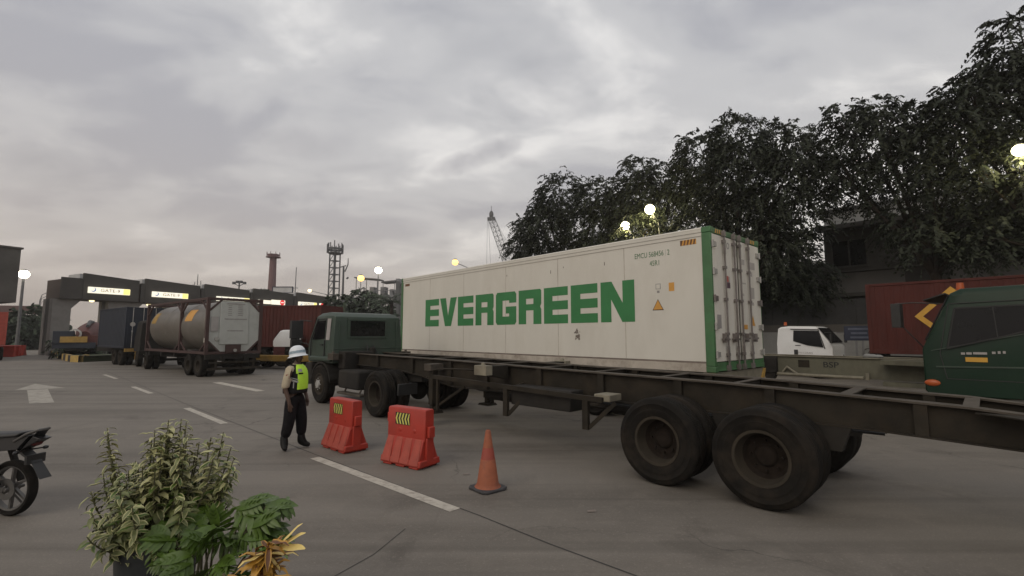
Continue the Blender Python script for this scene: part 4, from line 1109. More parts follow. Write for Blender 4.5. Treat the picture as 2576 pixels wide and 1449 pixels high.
tree('open branching tree in front of the pale building band', 'tree', -1.7, 18.6,
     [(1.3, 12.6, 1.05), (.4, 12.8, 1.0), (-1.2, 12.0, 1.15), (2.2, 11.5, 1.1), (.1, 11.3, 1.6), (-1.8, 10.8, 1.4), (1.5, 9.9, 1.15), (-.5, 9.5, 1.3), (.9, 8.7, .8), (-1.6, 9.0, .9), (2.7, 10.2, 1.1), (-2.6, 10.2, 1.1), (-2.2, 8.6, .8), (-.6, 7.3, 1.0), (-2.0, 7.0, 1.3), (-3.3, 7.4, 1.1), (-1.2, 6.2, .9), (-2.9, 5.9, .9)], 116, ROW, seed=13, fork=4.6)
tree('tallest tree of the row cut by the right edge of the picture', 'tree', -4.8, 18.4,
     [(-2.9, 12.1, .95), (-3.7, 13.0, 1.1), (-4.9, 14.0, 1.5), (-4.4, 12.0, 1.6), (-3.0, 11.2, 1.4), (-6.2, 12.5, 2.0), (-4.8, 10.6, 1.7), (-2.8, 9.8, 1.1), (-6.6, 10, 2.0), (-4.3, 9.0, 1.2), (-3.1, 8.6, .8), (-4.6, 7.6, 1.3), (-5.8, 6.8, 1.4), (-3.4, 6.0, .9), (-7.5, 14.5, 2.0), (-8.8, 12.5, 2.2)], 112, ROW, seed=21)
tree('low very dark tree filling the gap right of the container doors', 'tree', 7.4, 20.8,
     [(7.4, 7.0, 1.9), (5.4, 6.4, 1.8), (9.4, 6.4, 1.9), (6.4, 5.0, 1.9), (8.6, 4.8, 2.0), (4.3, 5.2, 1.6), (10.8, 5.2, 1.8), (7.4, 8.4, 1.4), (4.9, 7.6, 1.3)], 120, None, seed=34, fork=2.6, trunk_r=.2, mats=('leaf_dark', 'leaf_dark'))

# ------------------------------------------------------------------ building, shed wall and fence behind the trees
bd = thing('office_building', 'shadowed grey building with a pale upper band behind the trees', 'building', W(-6, 27), LANE_A)
# local x along LD (left in the picture), y = -(across); facing the viewer is +y
b = B()
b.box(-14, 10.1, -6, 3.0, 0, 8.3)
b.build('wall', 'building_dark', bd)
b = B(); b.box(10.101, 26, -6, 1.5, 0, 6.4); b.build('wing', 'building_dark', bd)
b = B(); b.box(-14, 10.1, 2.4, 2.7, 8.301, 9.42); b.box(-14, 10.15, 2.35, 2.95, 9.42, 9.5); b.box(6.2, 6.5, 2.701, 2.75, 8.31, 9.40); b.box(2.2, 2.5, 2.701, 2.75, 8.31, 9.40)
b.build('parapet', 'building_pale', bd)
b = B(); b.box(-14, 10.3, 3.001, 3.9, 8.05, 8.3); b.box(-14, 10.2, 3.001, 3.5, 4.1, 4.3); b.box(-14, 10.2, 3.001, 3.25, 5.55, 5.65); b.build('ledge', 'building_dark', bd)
b = B(); b.box(6.4, 10.05, 3.001, 3.03, 4.35, 5.5); b.box(-12, 4.6, 3.001, 3.03, 4.35, 5.5); b.build('spandrel', 'building_wall', bd)
for x0, x1 in ((8.0, 9.7), (4.6, 6.8), (1.2, 3.4), (-2.2, 0), (-5.6, -3.4), (-9, -6.8)):
    b = B(); b.box(x0, x1, 3.002, 3.04, 5.95, 7.4)
    w_ = b.build('window', 'glass_dark', bd)
    b = B()
    for x in (x0, (x0 + x1) / 2, x1): b.box(x - .04, x + .04, 3.001, 3.07, 5.9, 7.45)
    b.box(x0 - .05, x1 + .05, 3.001, 3.10, 5.82, 5.9); b.build('window_frame', 'building_dark', w_)
for x0, x1 in ((8.6, 9.8), (5.4, 6.6), (2.0, 3.2)):
    b = B(); b.box(x0, x1, 3.002, 3.05, 1.2, 3.3); b.build('window', 'glass_dark', bd)
wg = thing('boundary_wall', 'grey concrete boundary wall with dark cladding above behind the white truck', 'wall', W(3, 20.4), LANE_A)
b = B(); b.box(-16, 9.5, -.1, .1, 0, 2.05); b.build('wall_base', 'wall_grey', wg)
b = B(); b.box(-16, 9.5, -.06, .06, 2.051, 2.45); b.build('coping', 'concrete_dark', wg)
b = B(); b.box(-16, 9.5, -.05, .05, 2.451, 3.75)
for x in np.arange(-15, 9.5, 2.0): b.box(x - .05, x + .05, .051, .10, 2.46, 3.72)
b.build('cladding', 'fence_dark', wg)
for x in (1.5, 4.2):
    b = B(); b.lathe([(.26, 0), (.30, 0), (.30, .02), (.26, .02)], (x - 3.0, .105, .95), (0, 1, 0), 20); b.prism([(x - 3.2, .8), (x - 2.8, .8), (x - 3.0, 1.12)], 'y', .102, .12)
    b.build('painted_emblem', 'concrete_dark', wg)

# ------------------------------------------------------------------ street lamps
def lamp_post(p_head, label, r=.28, m='lamp_white', arm=None, pole_r=.07, group=None, base=None, name='street_lamp', watt=0):
    base = base or Vector((p_head.x, p_head.y, 0))
    t = thing(name, label, 'lamp', base, 0, group)
    h = p_head - base
    b = B()
    if (Vector((h.x, h.y, 0))).length > .2:
        b.tube([(0, 0, 0), (0, 0, h.z * .82), Vector((h.x * .15, h.y * .15, h.z * .93)), h], [pole_r, pole_r * .75, pole_r * .6, pole_r * .45], 8)
    else:
        b.tube([(0, 0, 0), (0, 0, h.z - r * .8)], [pole_r, pole_r * .7], 8)
    b.build('pole', 'steel_grey', t)
    b = B(); b.ball(h + Vector((0, 0, r * .95)), (r * .6, r * .6, r * .25), 12, 8); b.build('lamp_housing', 'steel_grey', t)
    b = B(); b.ball(h, (r, r, r * .95), 16, 10); b.build('bulb', m, t)
    if watt:
        ld = bpy.data.lights.new('lamp_light', 'POINT'); ld.energy = watt; ld.color = (1, .86, .45); ld.shadow_soft_size = r * 1.1
        lo = bpy.data.objects.new('lamp_light', ld); COL.objects.link(lo); lo.parent = t; lo.location = h - Vector((0, 0, r * 1.4)) + Vector((h.x, h.y, 0)).normalized() * .0
    return t
lamp_post(W(13.0, 16.3, 8.85), 'lower left of two bright yellow lamps glowing in the tree leaves', .27, 'lamp_tree', base=W(13.0, 17.4), watt=330, group='lamps in the street trees')
lamp_post(W(11.2, 16.3, 9.55), 'higher right of two bright yellow lamps glowing in the tree leaves', .30, 'lamp_tree', base=W(11.2, 17.4), watt=380, group='lamps in the street trees')
lamp_post(W(-4.28, 16.0, 8.65), 'bright lamp at the right edge in front of the tallest tree', .22, 'lamp_tree', base=W(-4.28, 17.3), watt=220)
lamp_post(at(60, 690, 50), 'large bright lamp on a dark pole at the far left', .46, 'lamp_white', pole_r=.16)
for px, py, Y, lab in ((132, 731, 90, 'nearest of three small arm lamps left of the gate pillar'), (127, 741, 108, 'middle of three small arm lamps left of the gate pillar'), (123, 752, 126, 'farthest of three small arm lamps left of the gate pillar')):
    h = at(px, py, Y); lamp_post(h, lab, .30, 'lamp_small', base=Vector((h.x - 3.2, h.y + 1, 0)), pole_r=.10, group='small arm lamps beyond the gate')
lamp_post(at(952, 680, 70), 'tall bright white lamp above the trees left of the container', .52, 'lamp_white', pole_r=.10)
h = at(908, 700, 108); lamp_post(h, 'amber lamp under the steel conveyor roof', .75, 'lamp_amber', pole_r=.12)
h = at(1145, 660, 60); lamp_post(h, 'amber lamp on a slanted arm above the white container roof', .40, 'lamp_amber', base=Vector((h.x + 2.6, h.y + 2, 0)), pole_r=.09)
h = at(779, 731, 85); lamp_post(h, 'small warm lamp on a slanted arm above the last gate', .32, 'lamp_small', base=Vector((h.x + 3.4, h.y + 1, 0)), pole_r=.09)

# ------------------------------------------------------------------ entry gates
G0 = at(148, 760, 45); G0.z = 0
G1 = at(830, 760, 73); G1.z = 0
gd = (G1 - G0).normalized(); GA = math.atan2(gd.y, gd.x)
def gs(px):      # along the gate front from a measured photo column
    d = ray(px, 760); n = Vector((-gd.y, gd.x, 0)); t = G0.dot(n) / d.dot(n)
    return (d * t - G0).dot(gd)
gate = thing('entry_gate', 'long dark concrete port gate with stepped roof and lit lane boards', 'gate', G0, GA)
# local: x along the gate, -y towards the traffic side in front (viewer), +y behind
HS, HT = 5.35, 7.75
joints = [gs(x) for x in (148, 350, 503, 627, 738, 832)]
for i in range(5):
    a, c = joints[i], joints[i + 1]
    st = a + (c - a) * (.25 if i == 0 else .06)
    b = B()
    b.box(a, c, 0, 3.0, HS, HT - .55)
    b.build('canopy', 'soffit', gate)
    b = B()
    b.hexa([(st, -.25, HS + .01), (c - (c - a) * .03, -.25, HS + .01), (c - (c - a) * .03, 0, HS + .01), (st, 0, HS + .01),
            (st, -.25, HT + .2), (c - (c - a) * .03, -.25, HT - .12), (c - (c - a) * .03, 0, HT - .12), (st, 0, HT + .2)])
    b.box(a, st, -.2, 0, HS + .01, HT - .35)
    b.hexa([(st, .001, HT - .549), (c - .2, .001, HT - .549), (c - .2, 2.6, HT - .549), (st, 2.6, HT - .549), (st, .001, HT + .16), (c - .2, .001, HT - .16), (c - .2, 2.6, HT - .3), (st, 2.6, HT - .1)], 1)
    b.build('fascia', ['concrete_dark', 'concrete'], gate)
    # sawtooth roof end; pale colour paints in its lit face
    b = B(); b.box(st - .25, st - .004, .0, 2.5, HT - .34, HT + .12); b.build('lit_roof_end', 'building_pale', gate)
for i, px in enumerate((141, 282, 425, 560, 690, 800)):
    x = gs(px); w_ = (1.25, 2.2, 1.6, 1.6, 1.6, 1.4)[i]
    for k, (y0, y1) in enumerate(((.3, 1.0), (1.9, 2.5))):
        b = B()
        e = .02 * k
        b.prism([(x - .15 + e, 0), (x + w_ - e, 0), (x + w_ - e, HS - .9), (x + w_ + .75 - e, HS - .01), (x - .15 + e, HS - .01)], 'y', y0, y1)
        b.build('pillar', 'concrete', gate)
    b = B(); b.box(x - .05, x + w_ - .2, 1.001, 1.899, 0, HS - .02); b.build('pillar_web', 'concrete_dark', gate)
def board(px0, px1, z0, z1, kind):
    a, c = gs(px0), gs(px1); y = -.45
    b = B(); b.box(a, c, y, y + .19, z0, z1); bo = b.build('lane_board', 'sign_lit', gate)
    if kind == 'gate':
        w_ = c - a
        b = B(); b.box(a + w_ * .83, c - .02, y - .01, y - .001, z0 + .02, z1 - .02); b.build('board_panel', 'sign_yellow', bo)
        b = B(); b.text('GATE-9', (z1 - z0) * .74, (a + w_ * .27, y - .012, z0 + (z1 - z0) * .28), (1, 0, 0), (0, 0, 1), 0, .0, w_ * .125 / ((z1 - z0) * .74) * 1.15); b.build('board_lettering', 'sign_text', bo, recalc=False)
        b = B(); r_ = (z1 - z0) * .36; cx_, cz_ = a + w_ * .11, z0 + (z1 - z0) * .55
        pts = [(cx_ + r_ * math.cos(R(t)), cz_ + r_ * math.sin(R(t))) for t in range(-150, 100, 20)] + [(cx_ - .06 + r_ * .78 * math.cos(R(t)), cz_ + .05 + r_ * .78 * math.sin(R(t))) for t in range(90, -160, -20)]
        k = len(pts) // 2
        for j in range(k - 1):
            b.add([(pts[j][0], y - .012, pts[j][1]), (pts[j + 1][0], y - .012, pts[j + 1][1]), (pts[-2 - j][0], y - .012, pts[-2 - j][1]), (pts[-1 - j][0], y - .012, pts[-1 - j][1])], [(0, 1, 2, 3)])
        b.build('board_emblem', 'sign_blue', bo, recalc=False)
    elif kind == 'stop':
        r_ = (z1 - z0) * .46; cx_ = c - r_ * 1.5; cz_ = (z0 + z1) / 2
        b = B(); b.lathe([(r_ * 1.25, 0), (0, .01)], (cx_, y - .001, cz_), (0, -1, 0), 20); d_ = b.build('stop_disc', 'sign_red', bo)
        b = B(); b.box(cx_ - r_ * .8, cx_ + r_ * .8, y - .03, y - .012, cz_ - r_ * .18, cz_ + r_ * .18); b.build('stop_bar', 'sign_pink', d_)
    return bo
HB = 6.0
board(215, 320, 6.02, 6.62, 'gate'); board(377, 467, 6.02, 6.60, 'gate'); board(540, 622, 6.02, 6.58, 'gate'); board(645, 676, 6.02, 6.50, 'plain')
board(679, 712, 6.00, 6.62, 'stop'); board(747, 792, 6.0, 6.62, 'gate'); board(800, 813, 5.95, 6.6, 'stop')
for i in range(5):
    for fx, y in ((.42, .7), (.34, 2.6)):
        b = B(); x = joints[i] + (joints[i + 1] - joints[i]) * fx
        b.ball((x, y, HS - .04), (.22, .22, .14), 10, 6); b.build('soffit_lamp', 'lamp_small', gate)
# kerbed island with striped nose in front of the first pillar
pts = [at(212, 905, 35.5), at(196, 911, 33.6), at(176, 910, 34.0), at(158, 906, 36.5), at(140, 899, 41), at(118, 890, 48), at(122, 884, 56)]
pts = [Vector((p.x, p.y, 0)) for p in pts]
back = [p + gd * 3.4 + Vector((-gd.y, gd.x, 0)) * 0 for p in pts]
isl = thing('kerb_island', 'traffic island with black and yellow striped kerb below the first gate pillar', 'island', pts[3], 0)
o0 = pts[3]
b = B(); line = []
for p, q in zip(pts[:-1], pts[1:]):
    n = max(1, int((q - p).length / 1.0)); line += [p.lerp(q, j / n) - o0 for j in range(n)]
line.append(pts[-1] - o0)
for u in line: b.v += [tuple(u), tuple(u + gd * .28), tuple(u + gd * .28 + Vector((0, 0, .45))), tuple(u + Vector((0, 0, .45)))]
for k in range(len(line) - 1):
    for c_ in range(4): b.f.append((k * 4 + c_, k * 4 + (c_ + 1) % 4, k * 4 + 4 + (c_ + 1) % 4, k * 4 + 4 + c_)); b.m.append(k % 2)
b.f += [(0, 1, 2, 3), tuple(len(b.v) - 4 + c_ for c_ in range(4))]; b.m += [0, 0]
b.build('kerb_stone', ['kerb_yellow', 'kerb_black'], isl)
b = B()
for p, q in zip(pts[:-1], pts[1:]):
    u, v = p - o0 + gd * .285, q - o0 + gd * .285
    b.hexa([u, v, v + gd * 2.6, u + gd * 2.6, u + Vector((0, 0, .36)), v + Vector((0, 0, .36)), v + gd * 2.6 + Vector((0, 0, .36)), u + gd * 2.6 + Vector((0, 0, .36))])
b.build('planting_bed', 'grass', isl)

def bush(label, cat, c, lobes, n_per, seed, mats=('leaf_hedge', 'leaf_dark'), name='bush', group=None, trunk=True, **kw):
    rng = np.random.default_rng(seed)
    t = thing(name, label, cat, c, 0, group)
    q = leaf_sprays(lobes, n_per, rng, **kw)
    quads_to_obj('crown', q, list(mats), t, rng)
    if trunk:
        b = B()
        for (cc, r) in lobes[:6]: b.tube([(cc[0] * .3, cc[1] * .3, 0), (cc[0] * .7, cc[1] * .7, cc[2] * .5), cc], [.12, .09, .04], 6)
        b.build('trunk', 'bark', t)
    return t
def P(px, py, Y):
    v = at(px, py, Y); return Vector((v.x, v.y, 0))
bush('small round bush on the striped island below the gate pillar', 'bush', P(168, 890, 38.5), [((0, 0, .9), (1.0, 1.0, .8)), ((1.5, .4, .7), (.9, .9, .6))], 60, 41, leaf_l=.3, rach=.5)
for i, (px, Y, h, w_) in enumerate(((52, 62, 5.2, 2.3), (80, 66, 5.8, 2.6), (106, 68, 5.0, 2.3), (126, 66, 4.4, 1.8))):
    bush(['leftmost dark tree of the clump behind the red container at far left', 'tallest dark tree of the clump beside the far left lamp', 'dark tree in the clump just below the three arm lamps', 'small dark tree beside the first gate pillar'][i], 'tree', P(px, 850, Y),
         [((0, 0, h * .62), (w_, w_, h * .38)), ((w_ * .6, 0, h * .4), (w_ * .7, w_ * .7, h * .3)), ((-w_ * .6, .3, h * .42), (w_ * .7, w_ * .7, h * .3)), ((0, -.5, h * .25), (w_ * .9, w_ * .9, h * .22))], 18, 50 + i, name='tree', group='clump of trees left of the gate', leaf_l=.55, leaf_w=.2, rach=.9)
# far left: dark tall building, red container, footbridge, red barrier blocks
c = at(40, 760, 40)
t = thing('dark_building', 'dark tall block cut by the left edge of the picture', 'building', Vector((c.x, c.y, 0)), GA)
b = B(); b.box(-16, 0, 0, 7, 4.6, 9.15); b.box(-16.1, .12, -.12, 7.1, 9.151, 9.3); b.build('upper_storey', 'building_dark', t)
b = B(); b.box(-16, -1.2, .6, 6, 0, 4.599); b.build('lower_storey', 'concrete_dark', t)
t = thing('shipping_container', 'bright red container cut by the left edge below the dark block', 'container', at(-52, 850, 36.5) * 1.0, R(140))
t.location.z = 1.15
corrugated(t, 6.06, 2.44, 2.45, 'barrier_scuffed', doors=False)
tt = thing('container_chassis', 'dark chassis wheels under the red container at the left edge', 'trailer', (t.location.x, t.location.y, 0), R(140))
b = B(); b.box(-3.0, 3.0, -.6, .6, .8, 1.149); b.build('main_frame', 'chassis_black', tt); axle_set(tt, -1.9, .5, 1.2); axle_set(tt, 1.9, .5, 1.2)
c = P(85, 800, 85)
t = thing('footbridge', 'dull red footbridge beam crossing behind the far left lamp', 'bridge', c, R(20))
b = B(); b.box(-16, 4, -1, 1, 5.6, 7.0); b.build('girder', 'beam_red', t)
for x in (-13, -4.5, 3.4):
    b = B(); b.box(x - .3, x + .3, -.5, .5, 0, 5.599); b.build('pier', 'concrete_dark', t)
b = B(); b.box(-12, 3, 1.2, 3.2, 3.6, 5.2); b.build('white_panel', 'building_pale', t)
def barrier_block(p, a, label):
    t = thing('road_barrier', label, 'barrier', p, a, 'red barriers at the left edge')
    b = B(); b.prism([(-.3, 0), (.3, 0), (.14, .45), (.10, .95), (-.10, .95), (-.14, .45)], 'x', -1.0, 1.0); b.build('barrier_shell', 'barrier_red', t, bevel=.04)
for i in range(3):
    p = P(28 - 14 * i, 893, 44.5 - 1.4 * i)
    barrier_block(p, R(200), ['red road barrier nearest the trees at the left edge', 'middle red road barrier at the left edge', 'red road barrier farthest left, cut by the picture edge'][i])

# ------------------------------------------------------------------ vehicles in front of the gates
# tank container truck
TA = math.atan2(.62, -.78)
tk = thing('tank_trailer', 'dark trailer carrying the grey tank container', 'trailer', (-13.0, 22.4, 0), TA)
TF = Vector((-.78, .62, 0)); 
b = B()
for s in (1, -1): b.box(-.2, 10.6, s * .5 - .08, s * .5 + .08, .72, 1.0)
for x in (0, 2, 4, 6, 8, 10): b.box(x - .07, x + .07, -1.18, 1.18, .80, 1.01)
b.build('main_frame', 'chassis_black', tk, bevel=.01)
axle_set(tk, .75, .5, 1.2); axle_set(tk, 2.0, .5, 1.2)
b = B(); b.box(-.32, -.24, -1.15, 1.15, .33, .43); 
for s in (-.8, .8): b.box(-.30, -.25, s - .04, s + .04, .43, .8)
b.box(-.31, -.26, -1.1, 1.1, .62, .70)
b.build('rear_bumper', 'frame_dark', tk)
tr = thing('tractor_unit', 'dark tractor partly hidden ahead of the grey tank container', 'truck', Vector((-13.0, 22.4, 0)) + TF * 8.2, TA - R(6))
b = B()
for s in (1, -1): b.box(-.6, 4.4, s * .43 - .05, s * .43 + .05, .7, .95)
b.build('chassis', 'chassis_black', tr)
cab_shell(tr, 2.5, 4.6, 1.2, .9, 2.75, 'chassis_black', sill=1.7)
axle_set(tr, .4, .5, 1.2)
for s in (1, -1): wheel(tr, (3.4, s * 1.06, .5), s, .5, .28, False)
b = B(); b.box(4.58, 4.62, -1.0, 1.0, 1.8, 2.55); b.build('windscreen', 'glass_dark', tr)
tc_ = thing('tank_container', 'grey tank container in a dark red frame with white end plate', 'tank', Vector((-13.0, 22.4, 1.012)), TA)
TL, TW, TH = 8.6, 2.44, 2.6
b = B()
for x in (0, 3.3, TL):
    for s in (1, -1): b.box(x - .07, x + .07, s * (TW / 2 - .07) - .07, s * (TW / 2 - .07) + .07, 0, TH)
    for z in (.07, TH - .07): b.box(x - .065, x + .065, -TW / 2 + .14, TW / 2 - .14, z - .06, z + .06)
for s in (1, -1):
    for z in (.075, TH - .08):
        b.box(.07, 3.23, s * (TW / 2 - .06) - .05, s * (TW / 2 - .06) + .05, z - .06, z + .06); b.box(3.37, TL - .07, s * (TW / 2 - .06) - .05, s * (TW / 2 - .06) + .05, z - .06, z + .06)
    for x0, sg in ((0, 1), (3.3, -1), (3.3, 1), (TL, -1)):
        b.beam((x0 + sg * .07, s * (TW / 2 - .07), .55), (x0 + sg * .75, s * (TW / 2 - .07), .13), .07, .07)
        b.beam((x0 + sg * .07, s * (TW / 2 - .07), TH - .6), (x0 + sg * .75, s * (TW / 2 - .07), TH - .13), .07, .07)
for (y0, z0, y1, z1) in ((-1.08, .6, -.6, .1), (1.08, .6, .6, .1), (-1.08, 2.0, -.6, 2.5), (1.08, 2.0, .6, 2.5)): b.beam((-.0, y0, z0), (0, y1, z1), .08, .08)
b.build('frame', 'tank_frame', tc_, bevel=.01)
b = B()
R_ = 1.19
b.lathe([(0, .10), (R_ * .55, .13), (R_ * .85, .22), (R_ * .97, .36), (R_, .52), (R_, 2.9), (R_ * 1.012, 2.92), (R_ * 1.012, 3.05), (R_, 3.07), (R_, 5.6), (R_ * 1.012, 5.62), (R_ * 1.012, 5.75), (R_, 5.77), (R_, TL - .52), (R_ * .97, TL - .36), (R_ * .85, TL - .22), (0, TL - .1)], (0, 0, TH / 2), (1, 0, 0), 48)
b.build('tank', 'tank_steel', tc_)
b = B()
oc = [(-.62, .10), (.62, .10), (1.12, .66), (1.12, 1.95), (.62, 2.46), (-.62, 2.46), (-1.12, 1.95), (-1.12, .66)]
b.prism(oc, 'x', -.02, .10)
b.prism([(-.62, .45), (.66, .45), (.66, 2.40), (-.55, 2.40)], 'x', -.07, -.021)
ep = b.build('end_plate', 'tank_white', tc_, bevel=.02)
b = B(); b.box(-.16, -.071, -.26, .38, .08, .44); b.build('outlet_box', 'tank_frame', ep); b = B(); b.cyl((-.22, .0, .18), (-.10, 0, .18), .07, n=12); b.build('outlet_valve', 'hinge_steel', ep)
b = B(); b.box(-.06, -.021, .72, 1.02, 1.05, 1.72); b.build('data_plate', 'sticker_grey', ep); b = B(); b.cyl((-.1, .75, .72), (-.02, .75, .72), .09, n=14); b.build('gauge', 'hinge_steel', ep)
b = B()
for z, y0, y1 in ((1.62, -.5, .48), (1.08, -.36, .34)): b.box(-.075, -.0705, y0, y1, z - .028, z + .028)
for k in range(6): b.box(-.075, -.0705, .18, .34, 1.78 + .09 * k, 1.815 + .09 * k); b.box(-.075, -.0705, -.30, -.08, 1.78 + .09 * k, 1.82 + .09 * k)
b.box(-.075, -.0705, -.38, .40, 2.30, 2.37)
b.build('lettering', 'ink_grey', ep)
def tank_patch(x0, x1, a0, a1, m):
    b = B(); n = 8
    for i in range(n):
        u, v = R(a0 + (a1 - a0) * i / n), R(a0 + (a1 - a0) * (i + 1) / n); r = R_ + .006
        b.add([(x0, r * math.cos(u), TH / 2 + r * math.sin(u)), (x1, r * math.cos(u), TH / 2 + r * math.sin(u)), (x1, r * math.cos(v), TH / 2 + r * math.sin(v)), (x0, r * math.cos(v), TH / 2 + r * math.sin(v))], [(0, 1, 2, 3)])
    b.build('hazard_panel', m, tc_)
tank_patch(1.9, 2.85, 12, 42, 'sticker_orange'); tank_patch(7.2, 7.9, 10, 40, 'yellow_paint')
b = B(); b.box(.02, .08, TW / 2 + .001, TW / 2 + .006, .55, .75); b.build('frame_plate', 'door_white', tc_)

# dark blue container on a yellow chassis in the second lane
BA = math.atan2(.607, -.795)
p = P(352, 905, 31.5)
bl = thing('container_chassis', 'yellow ended chassis under the dark blue container', 'trailer', p, BA)
b = B()
for s in (1, -1): b.box(-1.3, 8, s * .5 - .07, s * .5 + .07, .72, 1.05)
b.build('main_frame', 'chassis_black', bl)
b = B(); b.box(-1.45, -1.31, -1.2, 1.2, .86, 1.06); b.box(-1.42, -1.34, -.65, -.4, .38, .86); b.box(-1.42, -1.34, .4, .65, .38, .86); b.build('rear_bumper', 'yellow_paint', bl)
axle_set(bl, -.5, .5, 1.2); axle_set(bl, .8, .5, 1.2)
q = p + Vector((math.cos(BA), math.sin(BA), 0)) * 1.75; q.z = 1.065
bc = thing('shipping_container', 'dark blue container with steel door rods between the first two gates', 'container', q, BA)
corrugated(bc, 6.06, 2.44, 2.59, 'blue_box', doors=True, barm='hinge_steel')
b = B()
for y, z, s in ((.85, 1.5, .14), (-.55, 1.35, .10), (-.5, 1.0, .12), (.15, .9, .09)): b.lathe([(s, 0), (0, .004)], (-3.05, y, z), (-1, 0, 0), 14)
b.build('door_sticker', 'stain', bc)

# concrete mixer style truck under the first gate
p = P(202, 893, 39.0)
mx = thing('mixer_truck', 'blue and yellow backed truck with a dull red drum below the first gate', 'truck', p, R(121))
b = B(); b.box(-2.0, 5.5, -.5, .5, .7, 1.0); b.build('chassis', 'chassis_black', mx)
b = B(); b.box(-2.1, -1.6, .1, 1.3, 1.1, 2.2); b.box(-2.1, -1.9, -1.25, 1.3, .85, 1.3); b.build('rear_body', 'blue_box', mx, bevel=.03)
b = B(); b.box(-2.16, -2.11, -.75, .85, 1.32, 1.78); b.build('back_board', 'yellow_paint', mx)
b = B(); b.lathe([(0, -1.5), (.35, -1.5), (.5, -1.0), (.86, 0.0), (.9, 1.0), (.7, 2.0), (0, 2.3)], (0, -.45, 2.0), (.97, -.0, .1), 24); b.build('drum', 'red_dark', mx)
b = B(); b.lathe([(.30, 0), (.42, .02), (.42, .08), (.30, .1)], (-1.7, .1, 1.95), (-1, 0, .15), 20); b.build('drum_mouth', 'hinge_steel', mx)
b = B(); b.tube([(-1.1, -.5, 2.6), (-.3, -.5, 2.95), (.6, -.5, 2.92), (1.0, -.6, 2.6)], [.12, .16, .16, .1], 8); b.build('hopper', 'steel_far_dark', mx)
b = B(); b.box(-1.5, 4.0, -1.25, -.55, 1.1, 1.9); b.build('side_body', 'red_dark', mx, bevel=.04)
axle_set(mx, -.3, .5, 1.2); axle_set(mx, 1.0, .5, 1.2)
cab_shell(mx, 4.0, 5.9, 1.2, .9, 2.6, 'blue_box', sill=1.7)
for s in (1, -1): wheel(mx, (4.9, s * 1.06, .5), s, .5, .28, False)

# dark red container trailer and white cab behind the tank
DA = math.atan2(.55, -.83)
p = P(700, 905, 31.0)
rt_ = thing('container_chassis', 'yellow chassis beam seen right of the tank container', 'trailer', P(690, 905, 27.6), math.atan2(.25, -.97))
b = B(); b.box(-3.0, 5.0, -.6, .6, .50, .72); b.box(-3.1, 5.0, .601, .66, .44, .76)
for x in np.arange(-2.8, 5, .8): b.box(x, x + .3, .661, .70, .48, .72)
b.build('main_frame', 'yellow_paint', rt_)
axle_set(rt_, 1.2, .32, 1.2); axle_set(rt_, 2.2, .32, 1.2); axle_set(rt_, -2.0, .32, 1.2)
p = P(735, 900, 33.0)
rr = thing('shipping_container', 'dark red container behind the white cab right of the tank', 'container', (p.x, p.y, 1.1), math.atan2(.25, -.97))
corrugated(rr, 6.06, 2.44, 2.75, 'red_box')
rq = thing('container_chassis', 'dark chassis below the dark red container right of the tank', 'trailer', (p.x, p.y, 0), math.atan2(.25, -.97))
b = B(); b.box(-3, 3, -.6, .6, .8, 1.099); b.build('main_frame', 'chassis_black', rq); axle_set(rq, -1.5, .5, 1.2); axle_set(rq, 1.5, .5, 1.2)
p = P(722, 895, 30.2)
wc = thing('tractor_unit', 'white truck cab with black rear window between tank and green tractor', 'truck', p, R(203))
cab_shell(wc, -.75, .75, 1.15, 1.18, 2.20, 'truck_white', sill=1.65)
for s in (1, -1):
    b = B(); y0, y1 = sorted((s * 1.13, s * 1.16)); b.box(-.70, -.20, y0, y1, 1.55, 1.95); b.build('side_window', 'glass_dark', wc)
    wheel(wc, (.2, s * 1.0, .5), s, .5, .28, False)
b = B(); b.box(.1, .72, -1.14, 1.14, .5, 1.17); b.build('front_bumper', 'bike_red', wc)
b = B(); b.box(-.74, .09, -1.1, 1.1, .7, 1.175); b.build('underbody', 'chassis_black', wc)
b = B(); b.hexa([(.70, -1.0, 1.68), (.70, 1.0, 1.68), (.735, 1.0, 1.69), (.735, -1.0, 1.69), (.44, -.98, 2.10), (.44, .98, 2.10), (.475, .98, 2.11), (.475, -.98, 2.11)]); b.build('windscreen', 'glass_dark', wc)
b = B(); b.box(-3.5, .1, -.5, .5, .6, .9); b.build('chassis', 'chassis_black', wc)

